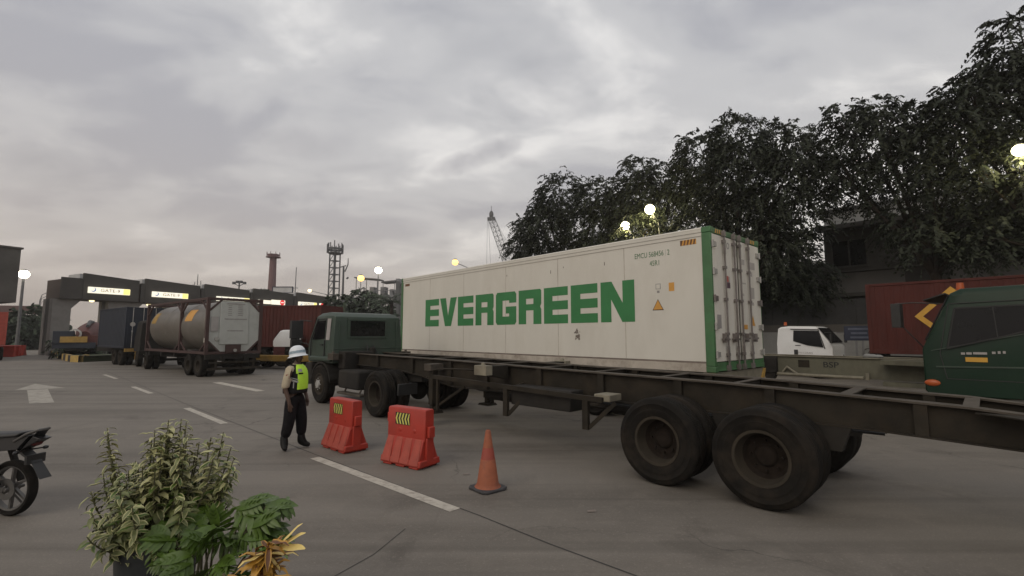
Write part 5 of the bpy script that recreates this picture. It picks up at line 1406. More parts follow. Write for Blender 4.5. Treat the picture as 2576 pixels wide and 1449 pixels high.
# ------------------------------------------------------------------ far port structures
c = P(680, 800, 110)
t = thing('chimney', 'dull red chimney with a collar rising behind the gate roof', 'chimney', c, 0)
zt_ = at(680, 640, 110).z
b = B(); b.cyl((0, 0, 0), (0, 0, zt_ - .6), 1.05, .72, 16); b.build('shaft', 'chimney_red', t)
b = B(); b.cyl((0, 0, zt_ - .6), (0, 0, zt_), 1.1, 1.3, 16)
for a in range(0, 360, 45): b.cyl((1.45 * math.cos(R(a)), 1.45 * math.sin(R(a)), zt_ - .5), (1.45 * math.cos(R(a)), 1.45 * math.sin(R(a)), zt_ + .5), .06, n=5)
b.cyl((0, 0, zt_ - .75), (0, 0, zt_ - .6), 1.6, 1.6, 16)
b.build('collar', 'chimney_red', t)
def lattice(b, p0, p1, w0, w1, n, r=.09, mi=0, diag=True):
    p0, p1 = Vector(p0), Vector(p1); d = (p1 - p0).normalized(); a = d.orthogonal().normalized(); e = d.cross(a)
    prev = None
    for i in range(n + 1):
        t = i / n; c = p0.lerp(p1, t); w_ = (w0 + (w1 - w0) * t) / 2
        cs = [c + a * sx * w_ + e * sy * w_ for sx, sy in ((-1, -1), (1, -1), (1, 1), (-1, 1))]
        for k in range(4): b.beam(cs[k], cs[(k + 1) % 4], r, r, mi, up=(.3, .2, .9))
        if prev:
            for k in range(4):
                b.beam(prev[k], cs[k], r * 1.5, r * 1.5, mi, up=(.3, .2, .9))
                if diag or k == 3: b.beam(prev[k], cs[(k + 1) % 4], r * .8, r * .8, mi, up=(.3, .2, .9))
        prev = cs
c = P(837, 800, 110)
t = thing('lattice_tower', 'tall steel lattice tower with a platform on top', 'tower', c, R(15))
zt_ = at(845, 612, 110).z
b = B(); lattice(b, (0, 0, 0), (0, 0, zt_ - 2.6), 1.75, 1.6, 13, .15, diag=False)
b.build('mast', 'steel_far_dark', t)
b = B(); b.cyl((0, 0, zt_ - 2.6), (0, 0, zt_ - 2.3), 1.3, 1.7, 12); 
for a in range(0, 360, 30):
    q = Vector((1.75 * math.cos(R(a)), 1.75 * math.sin(R(a)), 0)); b.cyl(q + Vector((0, 0, zt_ - 2.4)), q + Vector((0, 0, zt_ + random.uniform(-.4, .5))), .12, n=5)
b.lathe([(1.75, zt_ - 1.7), (1.82, zt_ - 1.7), (1.82, zt_ - 1.2), (1.75, zt_ - 1.2)], n=14)
b.build('platform', 'steel_far_dark', t)
c = P(860, 800, 100)
t = thing('utility_pole', 'thin pole with small antennas beside the lattice tower', 'pole', c, 0)
z_ = at(862, 660, 100).z
b = B(); b.tube([(0, 0, 0), (0, 0, z_ - 1)], [.3, .2], 8); b.beam((-1.2, 0, z_ - 1.2), (.5, 0, z_ - .7), .18, .18); b.tube([(.3, 0, z_ - 2), (.9, 0, z_ - .5), (.9, 0, z_ + .9)], [.15, .12, .08], 6); b.beam((.7, 0, z_ - 3.5), (1.1, 0, z_ - 3.2), .3, .3)
b.build('pole', 'steel_far_dark', t)
# conveyor / loading gantry
c = P(905, 800, 112)
t = thing('loading_gantry', 'grey steel loading gantry with small roofs behind the trees', 'gantry', c, R(-6))
z0 = at(905, 770, 112).z; z1 = at(905, 745, 112).z; z2 = at(905, 697, 112).z
b = B()
x0 = -7.0
lattice(b, (x0, 0, z1 - 4.5), (1.5, 0, z1 + 1.0), 1.8, 1.8, 7, .16)
b.box(1.5, 9, -1.2, 1.2, z1 - .4, z1 + .2); b.box(7, 14, -1.2, 1.2, z1 - 1.5, z1 - 1)
for x in (-6.2, 2.5, 5.5, 8.5, 13.2): b.box(x - .22, x + .22, -.25, .25, 0, z1)
for x in (3, 8): b.beam((x, 0, z1 - 5), (x + 3.5, 0, z1), .25, .25)
for x in np.arange(1.5, 14, .8): b.cyl((x, -1.2, z1 - .8), (x, -1.2, z1 + 1.4), .05, n=5)
b.box(1.5, 14, -1.25, -1.15, z1 + 1.1, z1 + 1.25)
lattice(b, (2, 0, z1 - 1.4), (13.5, 0, z1 - 2.2), 1.8, 1.8, 9, .15)
lattice(b, (4.4, 0, 0), (4.4, 0, z1 - .5), 1.4, 1.4, 7, .14); lattice(b, (11.0, 0, 0), (11.0, 0, z1 - 1), 1.6, 1.6, 7, .14)
b.beam((-7, 0, z1 - 5.2), (-7, 0, 0), .5, .5); b.box(-8.0, -6.2, -1, 1, z1 - 5.4, z1 - 4.2)
for x in (2.6, 5.2, 7.4, 10.2, 12.2): b.box(x, x + random.uniform(.6, 1.3), -.9, .9, z1 + .2, z1 + random.uniform(1.0, 2.2))
b.build('steelwork', 'steel_far', t)
b = B()
b.hexa([(-1.0, -1.6, z2 - .4), (5.0, -1.6, z2 - .9), (5.0, 1.6, z2 - .9), (-1, 1.6, z2 - .4), (-1.0, -1.6, z2 - .15), (5.0, -1.6, z2 - .65), (5.0, 1.6, z2 - .65), (-1, 1.6, z2 - .15)])
b.hexa([(5.6, -1.6, z2 - 1.6), (9.0, -1.6, z2 - 1.4), (9.0, 1.6, z2 - 1.4), (5.6, 1.6, z2 - 1.6), (5.6, -1.6, z2 - 1.3), (9, -1.6, z2 - 1.0), (9, 1.6, z2 - 1.0), (5.6, 1.6, z2 - 1.3)])
b.hexa([(9.8, -1.6, z2 - 1.9), (15.2, -1.6, z2 - 2.8), (15.2, 1.6, z2 - 2.8), (9.8, 1.6, z2 - 1.9), (9.8, -1.6, z2 - 1.65), (15.2, -1.6, z2 - 2.5), (15.2, 1.6, z2 - 2.5), (9.8, 1.6, z2 - 1.65)])
b.build('canopy_roof', 'steel_far_dark', t)
b = B()
for x, h in ((-.5, .6), (2, .8), (4.6, 1.0), (6, 1.7), (8.8, 1.6), (10.4, 2.2), (12.6, 2.5), (14.6, 2.9)): b.cyl((x, -1.4, z1), (x, -1.4, z2 - h), .09, n=6)
b.box(8.9, 9.7, -1.0, 1.0, z1, z2 - .6)
for x in (10.5, 11.6, 12.8, 13.6): b.box(x, x + .5, -.6, .6, z1 - 1, z1 + 1.2)
b.build('cabin', 'steel_far', t)
c = P(1000, 800, 95)
t = thing('silo_column', 'tall blue grey column just left of the container edge', 'column', c, 0)
z_ = at(1000, 708, 95).z
b = B(); b.box(-.35, .35, -.35, .35, 0, z_); b.box(.36, .8, -.2, .2, 0, z_ - 1); b.build('shaft', 'steel_far_dark', t)
# crane
c = P(1326, 800, 190)
t = thing('harbour_crane', 'lattice crane boom rising behind the white container', 'crane', c, 0)
zt_ = at(1236, 548, 190).z; xb = at(1236, 548, 190).x - c.x
b = B(); lattice(b, (0, 0, 8), (xb, 0, zt_), 2.6, 1.9, 22, .13); b.build('boom', 'steel_far', t)
b = B(); b.ball((xb, 0, zt_ + 1.3), (.9, .8, 1.7), 10, 8); b.box(xb - 1.5, xb + 1.5, -.8, .8, zt_ - 1.0, zt_ + .1); b.cyl((xb, 0, zt_ + 3), (xb, 0, zt_ + 5), .1, n=5); b.build('boom_head', 'steel_far_dark', t)
b = B()
for dx, e in ((-1.6, -2.0), (-1.2, .8)): b.cyl((xb + dx, 0, zt_), (xb + e, 0, 10), .06, n=5)
for e in (2.5, 5.0): b.cyl((xb + 1.2, 0, zt_), (e, 0, 14), .06, n=5)
b.build('cable', 'steel_far', t)
b = B(); b.box(-5, 9, -3, 3, 0, 9); b.build('crane_house', 'steel_far_dark', t)
# thin masts, flood light pole, roof board
c = P(738, 800, 120); t = thing('radio_mast', 'very thin pale mast right of the chimney', 'mast', c, 0)
z_ = at(741, 672, 120).z; b = B(); b.tube([(0, 0, 0), (.2, 0, z_)], [.22, .1], 6); b.beam((-.8, 0, z_ * .72), (.9, 0, z_ * .72), .15, .15); b.build('mast', 'steel_far', t)
c = P(597, 800, 85); t = thing('floodlight_pole', 'pole with four small floodlights above the third gate', 'lamp', c, 0)
z_ = at(597, 712, 85).z; b = B(); b.tube([(0, 0, 0), (0, 0, z_)], [.16, .12], 6); b.beam((-.9, 0, z_ - .1), (0, 0, z_ - .55), .1, .1); b.beam((.9, 0, z_ - .1), (0, 0, z_ - .55), .1, .1); b.build('pole', 'steel_far_dark', t)
for x, z in ((-.35, .2), (.3, .2), (-.95, 0), (.95, 0)): b = B(); b.box(x - .22, x + .22, -.2, .2, z_ + z - .22, z_ + z + .22); b.build('floodlight', 'steel_far_dark', t)
c = P(491, 800, 80); t = thing('antenna_pole', 'small antenna cluster above the second gate roof', 'antenna', c, 0)
z_ = at(491, 690, 80).z; b = B(); b.tube([(0, 0, 0), (0, 0, z_)], [.12, .05], 6)
for dx, dz in ((-.8, -1.0), (-.5, -.6), (.6, -.4), (.8, -1.1)): b.beam((dx, 0, z_ - 2.2 + dz * .3), (dx * .9, 0, z_ - .7 + dz), .07, .07); b.beam((0, 0, z_ - 2.2), (dx, 0, z_ - 1.8 + dz * .3), .06, .06)
b.build('pole', 'steel_far_dark', t)
c = P(708, 800, 95); t = thing('billboard', 'small pale blue edged board right of the chimney foot', 'sign', c, 0)
zb0, zb1 = at(708, 737, 95).z, at(708, 722, 95).z
b = B(); b.box(-1.9, 1.9, -.1, .1, zb0, zb1); b.build('board', 'building_pale', t)
b = B()
for z in (zb0, zb1): b.box(-2.05, 2.05, -.14, .14, z - .09, z + .09)
for x in (-2, 2): b.box(x - .09, x + .09, -.13, .13, zb0 + .09, zb1 - .09)
for x in (-1.2, 1.2): b.box(x - .1, x + .1, -.08, .08, 0, zb0 - .09)
b.build('frame', 'blue_sign', t)
# trees beyond the gate and behind the tractor
def far_tree(px, ytop, Y, w_, label, seed, dens=14):
    c = P(px, 800, Y); h = at(px, ytop, Y).z
    bush(label, 'tree', c, [((0, 0, h * .72), (w_, w_, h * .26)), ((w_ * .55, .3, h * .55), (w_ * .75, w_ * .75, h * .24)), ((-w_ * .6, .2, h * .52), (w_ * .75, w_ * .75, h * .24)), ((0, -.4, h * .36), (w_, w_, h * .2)), ((w_ * .5, 0, h * .25), (w_ * .7, w_ * .7, h * .2)), ((-w_ * .5, 0, h * .25), (w_ * .7, w_ * .7, h * .2))],
         dens, seed, name='tree', group='trees behind the green tractor', leaf_l=.6, leaf_w=.2, rach=.9)
far_tree(866, 734, 66, 2.5, 'leftmost dark tree below the lattice tower behind the tractor cab', 71)
far_tree(906, 729, 70, 2.8, 'dark tree under the amber lamp behind the tractor cab', 72)
far_tree(945, 744, 64, 2.2, 'low dark tree below the tall white lamp', 73)
far_tree(655, 718, 100, 2.6, 'small dark tree left of the chimney foot above the gate roof', 74, 8)
def palm(px, ytop, Y, label, seed):
    c = P(px, 800, Y); h = at(px, ytop, Y).z * .86; rnd = random.Random(seed); rng = np.random.default_rng(seed)
    t = thing('palm_tree', label, 'palm', c, 0)
    b = B(); b.tube([(0, 0, 0), (.1, 0, h * .5), (0, 0, h)], [.28, .22, .2], 8); b.build('trunk', 'bark', t)
    q = []
    for k in range(22):
        a = rnd.uniform(0, 6.28); el = rnd.uniform(-.2, 1.2); L = rnd.uniform(1.9, 2.6); d = Vector((math.cos(a), math.sin(a), 0)); s = Vector((-d.y, d.x, 0))
        for j in range(14):
            u = (j + 1) / 14; p_ = d * (L * u * math.cos(el * (1 - .6 * u))) + Vector((0, 0, h + L * (math.sin(el) * u - .45 * u * u)))
            for sg in (1, -1):
                e = p_ + s * sg * .62 * (1 - .55 * u) + d * .25 - Vector((0, 0, .22)); w_ = d * .05
                q.append([p_ - w_, e - w_ * .3, e + w_ * .3, p_ + w_])
    quads_to_obj('crown', np.array([[list(v) for v in r] for r in q]), ['leaf_palm'], t, rng)
palm(984, 738, 55, 'spiky palm beside the left edge of the white container', 81)

# ------------------------------------------------------------------ red water filled barriers
def make_barrier():
    t = thing('plastic_barrier', 'x', 'barrier', (0, 0, 0), 0, 'red plastic barriers beside the lane')
    L = .78; H = .82
    b = B()
    # upper slab with chamfered top
    b.prism([(-.095, .36), (.095, .36), (.090, H - .025), (.075, H), (-.075, H), (-.090, H - .025)], 'x', -L / 2, L / 2)
    # end locking lugs at two heights
    b.box(L / 2, L / 2 + .055, -.06, .06, .42, .58); b.box(-L / 2 - .055, -L / 2, -.06, .06, .58, .72)
    b.box(L / 2 - .10, L / 2 + .02, -.072, .072, .10, .42)
    # waist
    b.prism([(-.20, .06), (.20, .06), (.10, .40), (-.10, .40)], 'x', -L / 2 + .02, L / 2 - .02)
    # base foot
    b.prism([(-.215, .03), (.215, .03), (.20, .12), (-.20, .12)], 'x', -L / 2 - .02, L / 2 + .02)
    for x in (-.27, 0, .27): b.box(x - .09, x + .09, -.205, .205, .0, .03)
    sh = b.build('barrier_shell', 'barrier_red', t, bevel=.014, seg=3)
    for sy in (1, -1):
        for i in range(4):
            x = -L / 2 + .095 + i * .192; b = B()
            y0, y1, y2 = sy * .225, sy * .112, sy * .07
            b.hexa([(x - .0955, y2, .05), (x + .0955, y2, .05), (x + .0955, y0, .05), (x - .0955, y0, .05), (x - .066, y2, .41), (x + .056, y2, .41), (x + .056, y1, .39), (x - .066, y1, .39)])
            b.build('rib', 'barrier_scuffed', t, bevel=.010)
    for sy in (1, -1):
        b = B(); y = sy * .0945
        b.box(-.22, .08, min(y, y + sy * .004), max(y, y + sy * .004), .575, .745)
        pl = b.build('chevron_plate', 'black', t)
        b = B(); yy = sy * .0995
        for k in range(5):
            x = -.215 + k * .062
            for (za, zb2, xa, xb) in ((.58, .66, .03, 0), (.66, .74, 0, .03)):
                f = lambda v: max(-.218, min(.078, v))
                b.add([(f(x + xa), yy, za), (f(x + xa + .03), yy, za), (f(x + xb + .03), yy, zb2), (f(x + xb), yy, zb2)], [(0, 1, 2, 3)])
        b.build('chevron', 'chev_yellow', pl, recalc=False)
    for x in (-.12, .18):
        b = B(); b.lathe([(0, .004), (.028, .004), (.034, 0)], (x, -.094, .50), (0, -1, 0), 12); b.build('plug', 'barrier_red', t)
    return t
b1 = make_barrier()
b2 = copy_tree(b1)
for o_, fl, fr, lab in ((b1, (-3.24, 8.33), (-2.71, 7.84), 'left red barrier with chevron plate next to the guard'), (b2, (-1.95, 7.32), (-1.33, 6.90), 'right red barrier with chevron plate nearer the orange cone')):
    a = math.atan2(fr[1] - fl[1], fr[0] - fl[0]); m_ = Vector(((fl[0] + fr[0]) / 2, (fl[1] + fr[1]) / 2, 0)) + Vector((-math.sin(a), math.cos(a), 0)) * .22
    o_.location = m_; o_.rotation_euler = (0, 0, a); o_['label'] = lab

# ------------------------------------------------------------------ traffic cone
cn = thing('traffic_cone', 'faded orange traffic cone on a black rubber base', 'cone', (-.30, 6.12, 0), R(40))
b = B(); b.prism([(-.19, -.14), (-.14, -.19), (.14, -.19), (.19, -.14), (.19, .14), (.14, .19), (-.14, .19), (-.19, .14)], 'z', 0, .035); b.build('cone_base', 'cone_base', cn, bevel=.012)
b = B(); b.lathe([(.165, .035), (.15, .05), (.135, .075), (.092, .36), (.0905, .362), (.088, .365), (.066, .50), (.063, .504), (.062, .507), (.034, .70), (.026, .715), (.012, .72)], n=32, mis=[0, 0, 0, 0, 0, 1, 1, 0, 0, 0, 0]); b.build('cone_body', ['cone_orange', 'cone_red'], cn, angle=60)

# ------------------------------------------------------------------ guard
def skin(name, m, nodes, edges, parent, sub=2):
    """nodes: list of (xyz, radius or (rx, ry)); first one is the root"""
    me = bpy.data.meshes.new(name); me.from_pydata([n[0] for n in nodes], edges, [])
    o = bpy.data.objects.new(name, me); COL.objects.link(o)
    md = o.modifiers.new('skin', 'SKIN'); md.use_smooth_shade = True
    if not me.skin_vertices: raise RuntimeError('no skin layer')
    for i, n in enumerate(nodes):
        r = n[1] if isinstance(n[1], tuple) else (n[1], n[1])
        me.skin_vertices[0].data[i].radius = r
    me.skin_vertices[0].data[0].use_root = True
    sb = o.modifiers.new('sub', 'SUBSURF'); sb.levels = sub; sb.render_levels = sub
    dg = bpy.context.evaluated_depsgraph_get(); dg.update()
    m2 = bpy.data.meshes.new_from_object(o.evaluated_get(dg)); m2.name = name
    bpy.data.objects.remove(o); bpy.data.meshes.remove(me)
    m2.materials.clear(); m2.materials.append(M[m])
    m2.polygons.foreach_set('use_smooth', [True] * len(m2.polygons))
    q = bpy.data.objects.new(name, m2); COL.objects.link(q); q.parent = parent
    return q
man = thing('person', 'guard in white helmet, lime and black vest and black trousers standing beside the barriers', 'person', (-3.68, 8.22, 0), R(-4))
# x forward, y left. right leg (near) slightly back, left leg forward
hipR, hipL = (-.01, -.085, .86), (.01, .085, .86)
kneR, kneL = (-.02, -.115, .47), (.085, .09, .47)
ankR, ankL = (-.085, -.135, .09), (.085, .10, .09)
shR, shL = (-.01, -.185, 1.315), (.0, .185, 1.315)
elR, elL = (-.055, -.235, 1.03), (.0, .235, 1.05)
wrR, wrL = (.03, -.235, .80), (.10, .20, .84)
fing = lambda w_, s: [((w_[0] + .012, w_[1] + s * .0, w_[2] - .05), (.036, .020))]
nodes = [((0, 0, .90), .10), ((0, 0, 1.10), (.11, .12)), ((0, 0, 1.26), (.11, .13)), ((.005, 0, 1.385), .058), ((.015, 0, 1.44), .052),
         (shR, .055), (elR, .042), (wrR, .029), (shL, .055), (elL, .042), (wrL, .029),
         (hipR, .08), (kneR, .055), (ankR, .04), (hipL, .08), (kneL, .055), (ankL, .04),
         ((.025, 0, 1.515), (.078, .072)), ((.02, 0, 1.60), (.080, .070)), ((.045, 0, 1.475), (.055, .052))]
ed = [(0, 1), (1, 2), (2, 3), (3, 4), (2, 5), (5, 6), (6, 7), (2, 8), (8, 9), (9, 10), (0, 11), (11, 12), (12, 13), (0, 14), (14, 15), (15, 16), (4, 19), (19, 17), (17, 18)]
for w_i, w_, s in ((7, wrR, 1), (10, wrL, -1)):       # palm, four fingers and a thumb on each hand
    palm_i = len(nodes); nodes.append(((w_[0] + .012, w_[1], w_[2] - .06), (.022, .034))); ed.append((w_i, palm_i))
    for f in range(4):
        x = -.026 + f * .018; ln_ = (.060, .072, .076, .066)[f]
        k = len(nodes)
        nodes += [((w_[0] + .012 + x, w_[1] + s * .004, w_[2] - .095), .0085), ((w_[0] + .016 + x, w_[1] + s * .010, w_[2] - .095 - ln_ * .55), .008), ((w_[0] + .012 + x, w_[1] + s * .022, w_[2] - .095 - ln_), .0065)]
        ed += [(palm_i, k), (k, k + 1), (k + 1, k + 2)]
    k = len(nodes); nodes += [((w_[0] + .045, w_[1] + s * .014, w_[2] - .065), .010), ((w_[0] + .058, w_[1] + s * .020, w_[2] - .10), .008)]
    ed += [(palm_i, k), (k, k + 1)]
body = skin('body', 'skin', nodes, ed, man)
b = B(); b.prism([(.085, 1.505), (.118, 1.495), (.098, 1.54)], 'y', -.014, .014); b.ball((.03, -.074, 1.51), (.022, .012, .034), 8, 6); b.ball((.03, .074, 1.51), (.022, .012, .034), 8, 6)
b.build('nose_and_ears', 'skin', body, bevel=.006)
b = B()
for s in (1, -1): b.ball((.092, s * .030, 1.545), (.010, .014, .008), 8, 6)
b.ball((.096, 0, 1.472), (.008, .022, .005), 8, 6)
b.build('eyes_and_mouth', 'hair', body)
b = B(); b.ball((-.015, 0, 1.565), (.092, .083, .085), 16, 10); b.build('hair', 'hair', man)
trn = [((0, 0, .90), (.125, .15)), ((0, 0, 1.0), (.12, .15)), (hipR, .118), ((kneR[0], kneR[1], kneR[2]), .098), ((ankR[0] + .01, ankR[1], .19), .080), (hipL, .118), (kneL, .098), ((ankL[0], ankL[1], .19), .078)]
skin('trousers', 'trouser', trn, [(0, 1), (0, 2), (2, 3), (3, 4), (0, 5), (5, 6), (6, 7)], man)
for nm, (ax_, ay_, _), ang in (('boot', ankR, -50), ('boot', ankL, 8)):
    c_, s_ = math.cos(R(ang)), math.sin(R(ang)); f = lambda u, v, z: (ax_ + u * c_ - v * s_, ay_ + u * s_ + v * c_, z)
    skin(nm, 'boot', [(f(0, 0, .10), .062), (f(0, 0, .26), .064), (f(-.02, 0, .045), (.045, .05)), (f(.08, 0, .05), (.048, .05)), (f(.16, 0, .04), (.038, .044))], [(0, 1), (0, 2), (0, 3), (3, 4)], man)
shn = [((0, 0, 1.0), (.125, .15)), ((0, 0, 1.16), (.13, .15)), ((0, 0, 1.28), (.115, .15)), ((.005, 0, 1.385), .078), (shR, .078), ((elR[0] * .9, elR[1], elR[2] + .03), .068), (shL, .078), ((elL[0], elL[1], elL[2] + .03), .068), ((elR[0] * .8 + .01, elR[1], elR[2] - .02), .062), ((elL[0] + .01, elL[1], elL[2] - .02), .062), ((.012, 0, 1.425), .072)]
skin('shirt', 'shirt', shn, [(0, 1), (1, 2), (2, 3), (2, 4), (4, 5), (2, 6), (6, 7), (5, 8), (7, 9), (3, 10)], man)
# vest: lofted shell, open at the arms; black back and sides, lime front
def vest_ring(z, rx, ry, x0=0., n=40):
    return [(x0 + rx * math.copysign(abs(math.cos(t)) ** .8, math.cos(t)), ry * math.copysign(abs(math.sin(t)) ** .8, math.sin(t)), z) for t in [2 * math.pi * k / n for k in range(n)]]
rings = [vest_ring(.93, .165, .185), vest_ring(.99, .170, .188), vest_ring(1.08, .168, .185, .004), vest_ring(1.18, .166, .182, .006), vest_ring(1.26, .158, .178, .006), vest_ring(1.315, .145, .168, .004), vest_ring(1.36, .118, .142, .0), vest_ring(1.395, .086, .098, .0)]
b = B(); n = 40
vs = [v for r_ in rings for v in r_]; fs = []; ms = []
for j in range(len(rings) - 1):
    for k in range(n):
        t = (k + .5) / n * 360; t = t if t < 180 else t - 360
        fr = abs(t) < 62 or (j < 4 and False)
        if j < 4 and rings[j][0][2] < 1.20: fr = abs(t) < 52
        fs.append((j * n + k, j * n + (k + 1) % n, (j + 1) * n + (k + 1) % n, (j + 1) * n + k)); ms.append(1 if fr and rings[j][0][2] > .95 else 0)
for f_, m_ in zip(fs, ms): b.f.append(f_); b.m.append(m_)
b.v = [tuple(v) for v in vs]
vest = b.build('vest', ['vest_black', 'vest_lime'], man, angle=70)
sm = vest.modifiers.new('sub', 'SUBSURF'); sm.levels = 1; sm.render_levels = 1
sd_ = vest.modifiers.new('thick', 'SOLIDIFY'); sd_.thickness = .012; sd_.offset = 1
def vest_pt(t, z, e=.016):
    # point on the vest surface
    for a, c in zip(rings[:-1], rings[1:]):
        if a[0][2] <= z <= c[0][2]:
            u = (z - a[0][2]) / (c[0][2] - a[0][2]); k = (t % 360) / 360 * n; k0 = int(k) % n; k1 = (k0 + 1) % n; w_ = k - int(k)
            p = Vector(a[k0]).lerp(Vector(a[k1]), w_).lerp(Vector(c[k0]).lerp(Vector(c[k1]), w_), u)
            return p + Vector((p.x, p.y, 0)).normalized() * e
def vest_patch(name, t0, t1, z0, z1, m, skew=0.):
    b = B(); K = 8
    for i in range(K):
        u0, u1 = t0 + (t1 - t0) * i / K, t0 + (t1 - t0) * (i + 1) / K
        s0, s1 = skew * i / K, skew * (i + 1) / K
        b.add([vest_pt(u0, z0 + s0), vest_pt(u1, z0 + s1), vest_pt(u1, z1 + s1), vest_pt(u0, z1 + s0)], [(0, 1, 2, 3)])
    b.build(name, m, vest, recalc=False)
vest_patch('reflective_band', -108, -50, 1.155, 1.185, 'vest_grey', -.05); vest_patch('reflective_band', -108, -50, 1.20, 1.215, 'vest_grey', -.05)
vest_patch('zip', -2.5, 1.5, .955, 1.37, 'vest_black'); vest_patch('badge', -50, -24, 1.285, 1.335, 'vest_grey'); vest_patch('name_tag', -50, -20, 1.245, 1.27, 'vest_black')
vest_patch('pocket_trim', -76, -71, 1.02, 1.12, 'vest_grey')
b = B(); b.box(.0 - .03, .03, -.268, -.262, 1.18, 1.25); b.build('sleeve_patch', 'patch_red', man, bevel=.002)
hm = B(); prof = [(.0, .148), (.045, .143), (.082, .122), (.107, .085), (.118, .04), (.121, .0), (.124, -.022), (.150, -.040), (.152, -.045), (.120, -.030), (.114, .0)]
hm.T = Matrix.Translation((.012, 0, 1.575)) @ Matrix.Rotation(R(-10), 4, 'Y') @ Matrix.Diagonal((1.12, .97, 1, 1))
hm.lathe(prof, n=36)
hel = hm.build('helmet', 'helmet', man, angle=50)
hb = B(); hb.T = hm.T; hb.lathe([(.1215, .012), (.1225, .012), (.1185, .055), (.1175, .055)], n=36); hb.build('helmet_band', 'helmet_band', hel)
b = B(); b.tube([(.02, -.10, 1.56), (.035, -.078, 1.47), (.06, -.03, 1.435), (.06, .03, 1.435), (.035, .078, 1.47), (.02, .10, 1.56)], .006, 6); b.build('chin_strap', 'vest_black', man)

# ------------------------------------------------------------------ motorcycle at the left edge
mc = thing('motorcycle', 'dark motorcycle parked at the left edge with only its rear in view', 'motorcycle', (-5.31, 5.25, 0), R(172))
def moto_wheel(x, r=.285):
    b = B(); b.lathe([(r - .055, -.035), (r - .02, -.045), (r, -.02), (r, .02), (r - .02, .045), (r - .055, .035), (r - .055, -.035)], (x, 0, r), (0, 1, 0), 40)
    o = b.build('wheel', 'rubber', mc, angle=50)
    b = B(); b.lathe([(r - .056, -.03), (r - .075, -.025), (r - .075, .025), (r - .056, .03)], (x, 0, r), (0, 1, 0), 32); b.cyl((x, -.05, r), (x, .05, r), .04, n=14)
    for k in range(6):
        a = R(60 * k + 12); e = Vector((math.cos(a), 0, math.sin(a))); f = Vector((math.cos(a + .35), 0, math.sin(a + .35)))
        b.beam(Vector((x, 0, r)) + e * .03, Vector((x, 0, r)) + f * (r - .07), .024, .03, 0, up=(0, 1, 0))
    b.build('rim', 'bike_grey', o)
    b = B(); b.lathe([(.05, .0), (.11, .0), (.11, .006), (.05, .006)], (x, .06, r), (0, 1, 0), 24); b.build('brake_disc', 'bike_grey', o)
moto_wheel(0); moto_wheel(1.28)
b = B(); b.beam((0, .075, .285), (.5, .075, .36), .03, .05); b.beam((0, -.075, .285), (.5, -.075, .36), .03, .05); b.cyl((-.02, -.09, .285), (-.02, .09, .285), .02, n=8); b.build('swingarm', 'bike_grey', mc, bevel=.006)
for s in (1, -1):
    b = B(); b.cyl((.05, s * .11, .33), (.22, s * .11, .66), .032, n=10); b.build('shock_absorber', 'chassis_black', mc)
b = B()
b.hexa([(-.12, -.09, .70), (.75, -.12, .60), (.75, .12, .60), (-.12, .09, .70), (-.22, -.06, .84), (.75, -.11, .76), (.75, .11, .76), (-.22, .06, .84)])
b.prism([(-.18, .74), (-.32, .90), (-.27, .83), (-.36, .81), (-.12, .68)], 'y', -.06, .06)
b.build('tail_fairing', 'bike_black', mc, bevel=.015)
b = B(); b.hexa([(-.10, -.11, .83), (.72, -.14, .76), (.72, .14, .76), (-.10, .11, .83), (-.14, -.08, .875), (.70, -.11, .825), (.70, .11, .825), (-.14, .08, .875)]); b.build('seat', 'trim_black', mc, bevel=.025, seg=3)
b = B(); b.tube([(-.06, .075, .78), (-.20, .07, .86), (-.32, .05, .90), (-.32, -.05, .90), (-.20, -.07, .86), (-.06, -.075, .78)], .014, 8); b.build('grab_rail', 'bike_grey', mc)
b = B(); b.hexa([(-.10, -.06, .66), (-.28, -.05, .56), (-.28, .05, .56), (-.10, .06, .66), (-.08, -.06, .70), (-.24, -.05, .60), (-.24, .05, .60), (-.08, .06, .70)]); b.hexa([(-.24, -.05, .60), (-.40, -.06, .40), (-.40, .06, .40), (-.24, .05, .60), (-.22, -.05, .62), (-.38, -.06, .415), (-.38, .06, .415), (-.22, .05, .62)]); b.build('mudguard', 'trim_black', mc, bevel=.008)
b = B(); b.box(-.26, -.23, -.09, .09, .55, .64); b.build('number_plate', 'trim_black', mc)
for s in (1, -1): b = B(); b.beam((-.15, s * .03, .68), (-.18, s * .13, .68), .014, .014); b.ball((-.185, s * .14, .68), (.022, .03, .02), 10, 8); b.build('indicator_lamp', 'bike_black', mc)
b = B(); b.ball((-.25, 0, .76), (.03, .06, .035), 12, 8); b.build('tail_lamp', 'bike_red', mc)
b = B(); b.box(.42, .88, -.12, .12, .28, .56); b.cyl((.3, -.14, .28), (.9, -.14, .24), .045, n=12); b.build('engine', 'bike_grey', mc, bevel=.03)
b = B(); b.prism([(.62, .62), (1.0, .62), (1.1, .95), (.72, .84)], 'y', -.12, .12); b.build('fuel_tank', 'bike_black', mc, bevel=.04, seg=3)
b = B(); b.cyl((1.28, .09, .285), (1.05, .09, .95), .025, n=8); b.cyl((1.28, -.09, .285), (1.05, -.09, .95), .025, n=8); b.tube([(1.0, -.34, .98), (1.06, -.15, 1.0), (1.06, .15, 1.0), (1.0, .34, .98)], .014, 8); b.build('fork_and_handlebar', 'bike_grey', mc)
b = B(); b.ball((1.18, 0, .88), (.09, .1, .1), 14, 10); b.build('headlight', 'bike_black', mc)
b = B(); b.beam((.3, -.12, .3), (.2, -.28, .0), .02, .02); b.build('side_stand', 'bike_grey', mc)

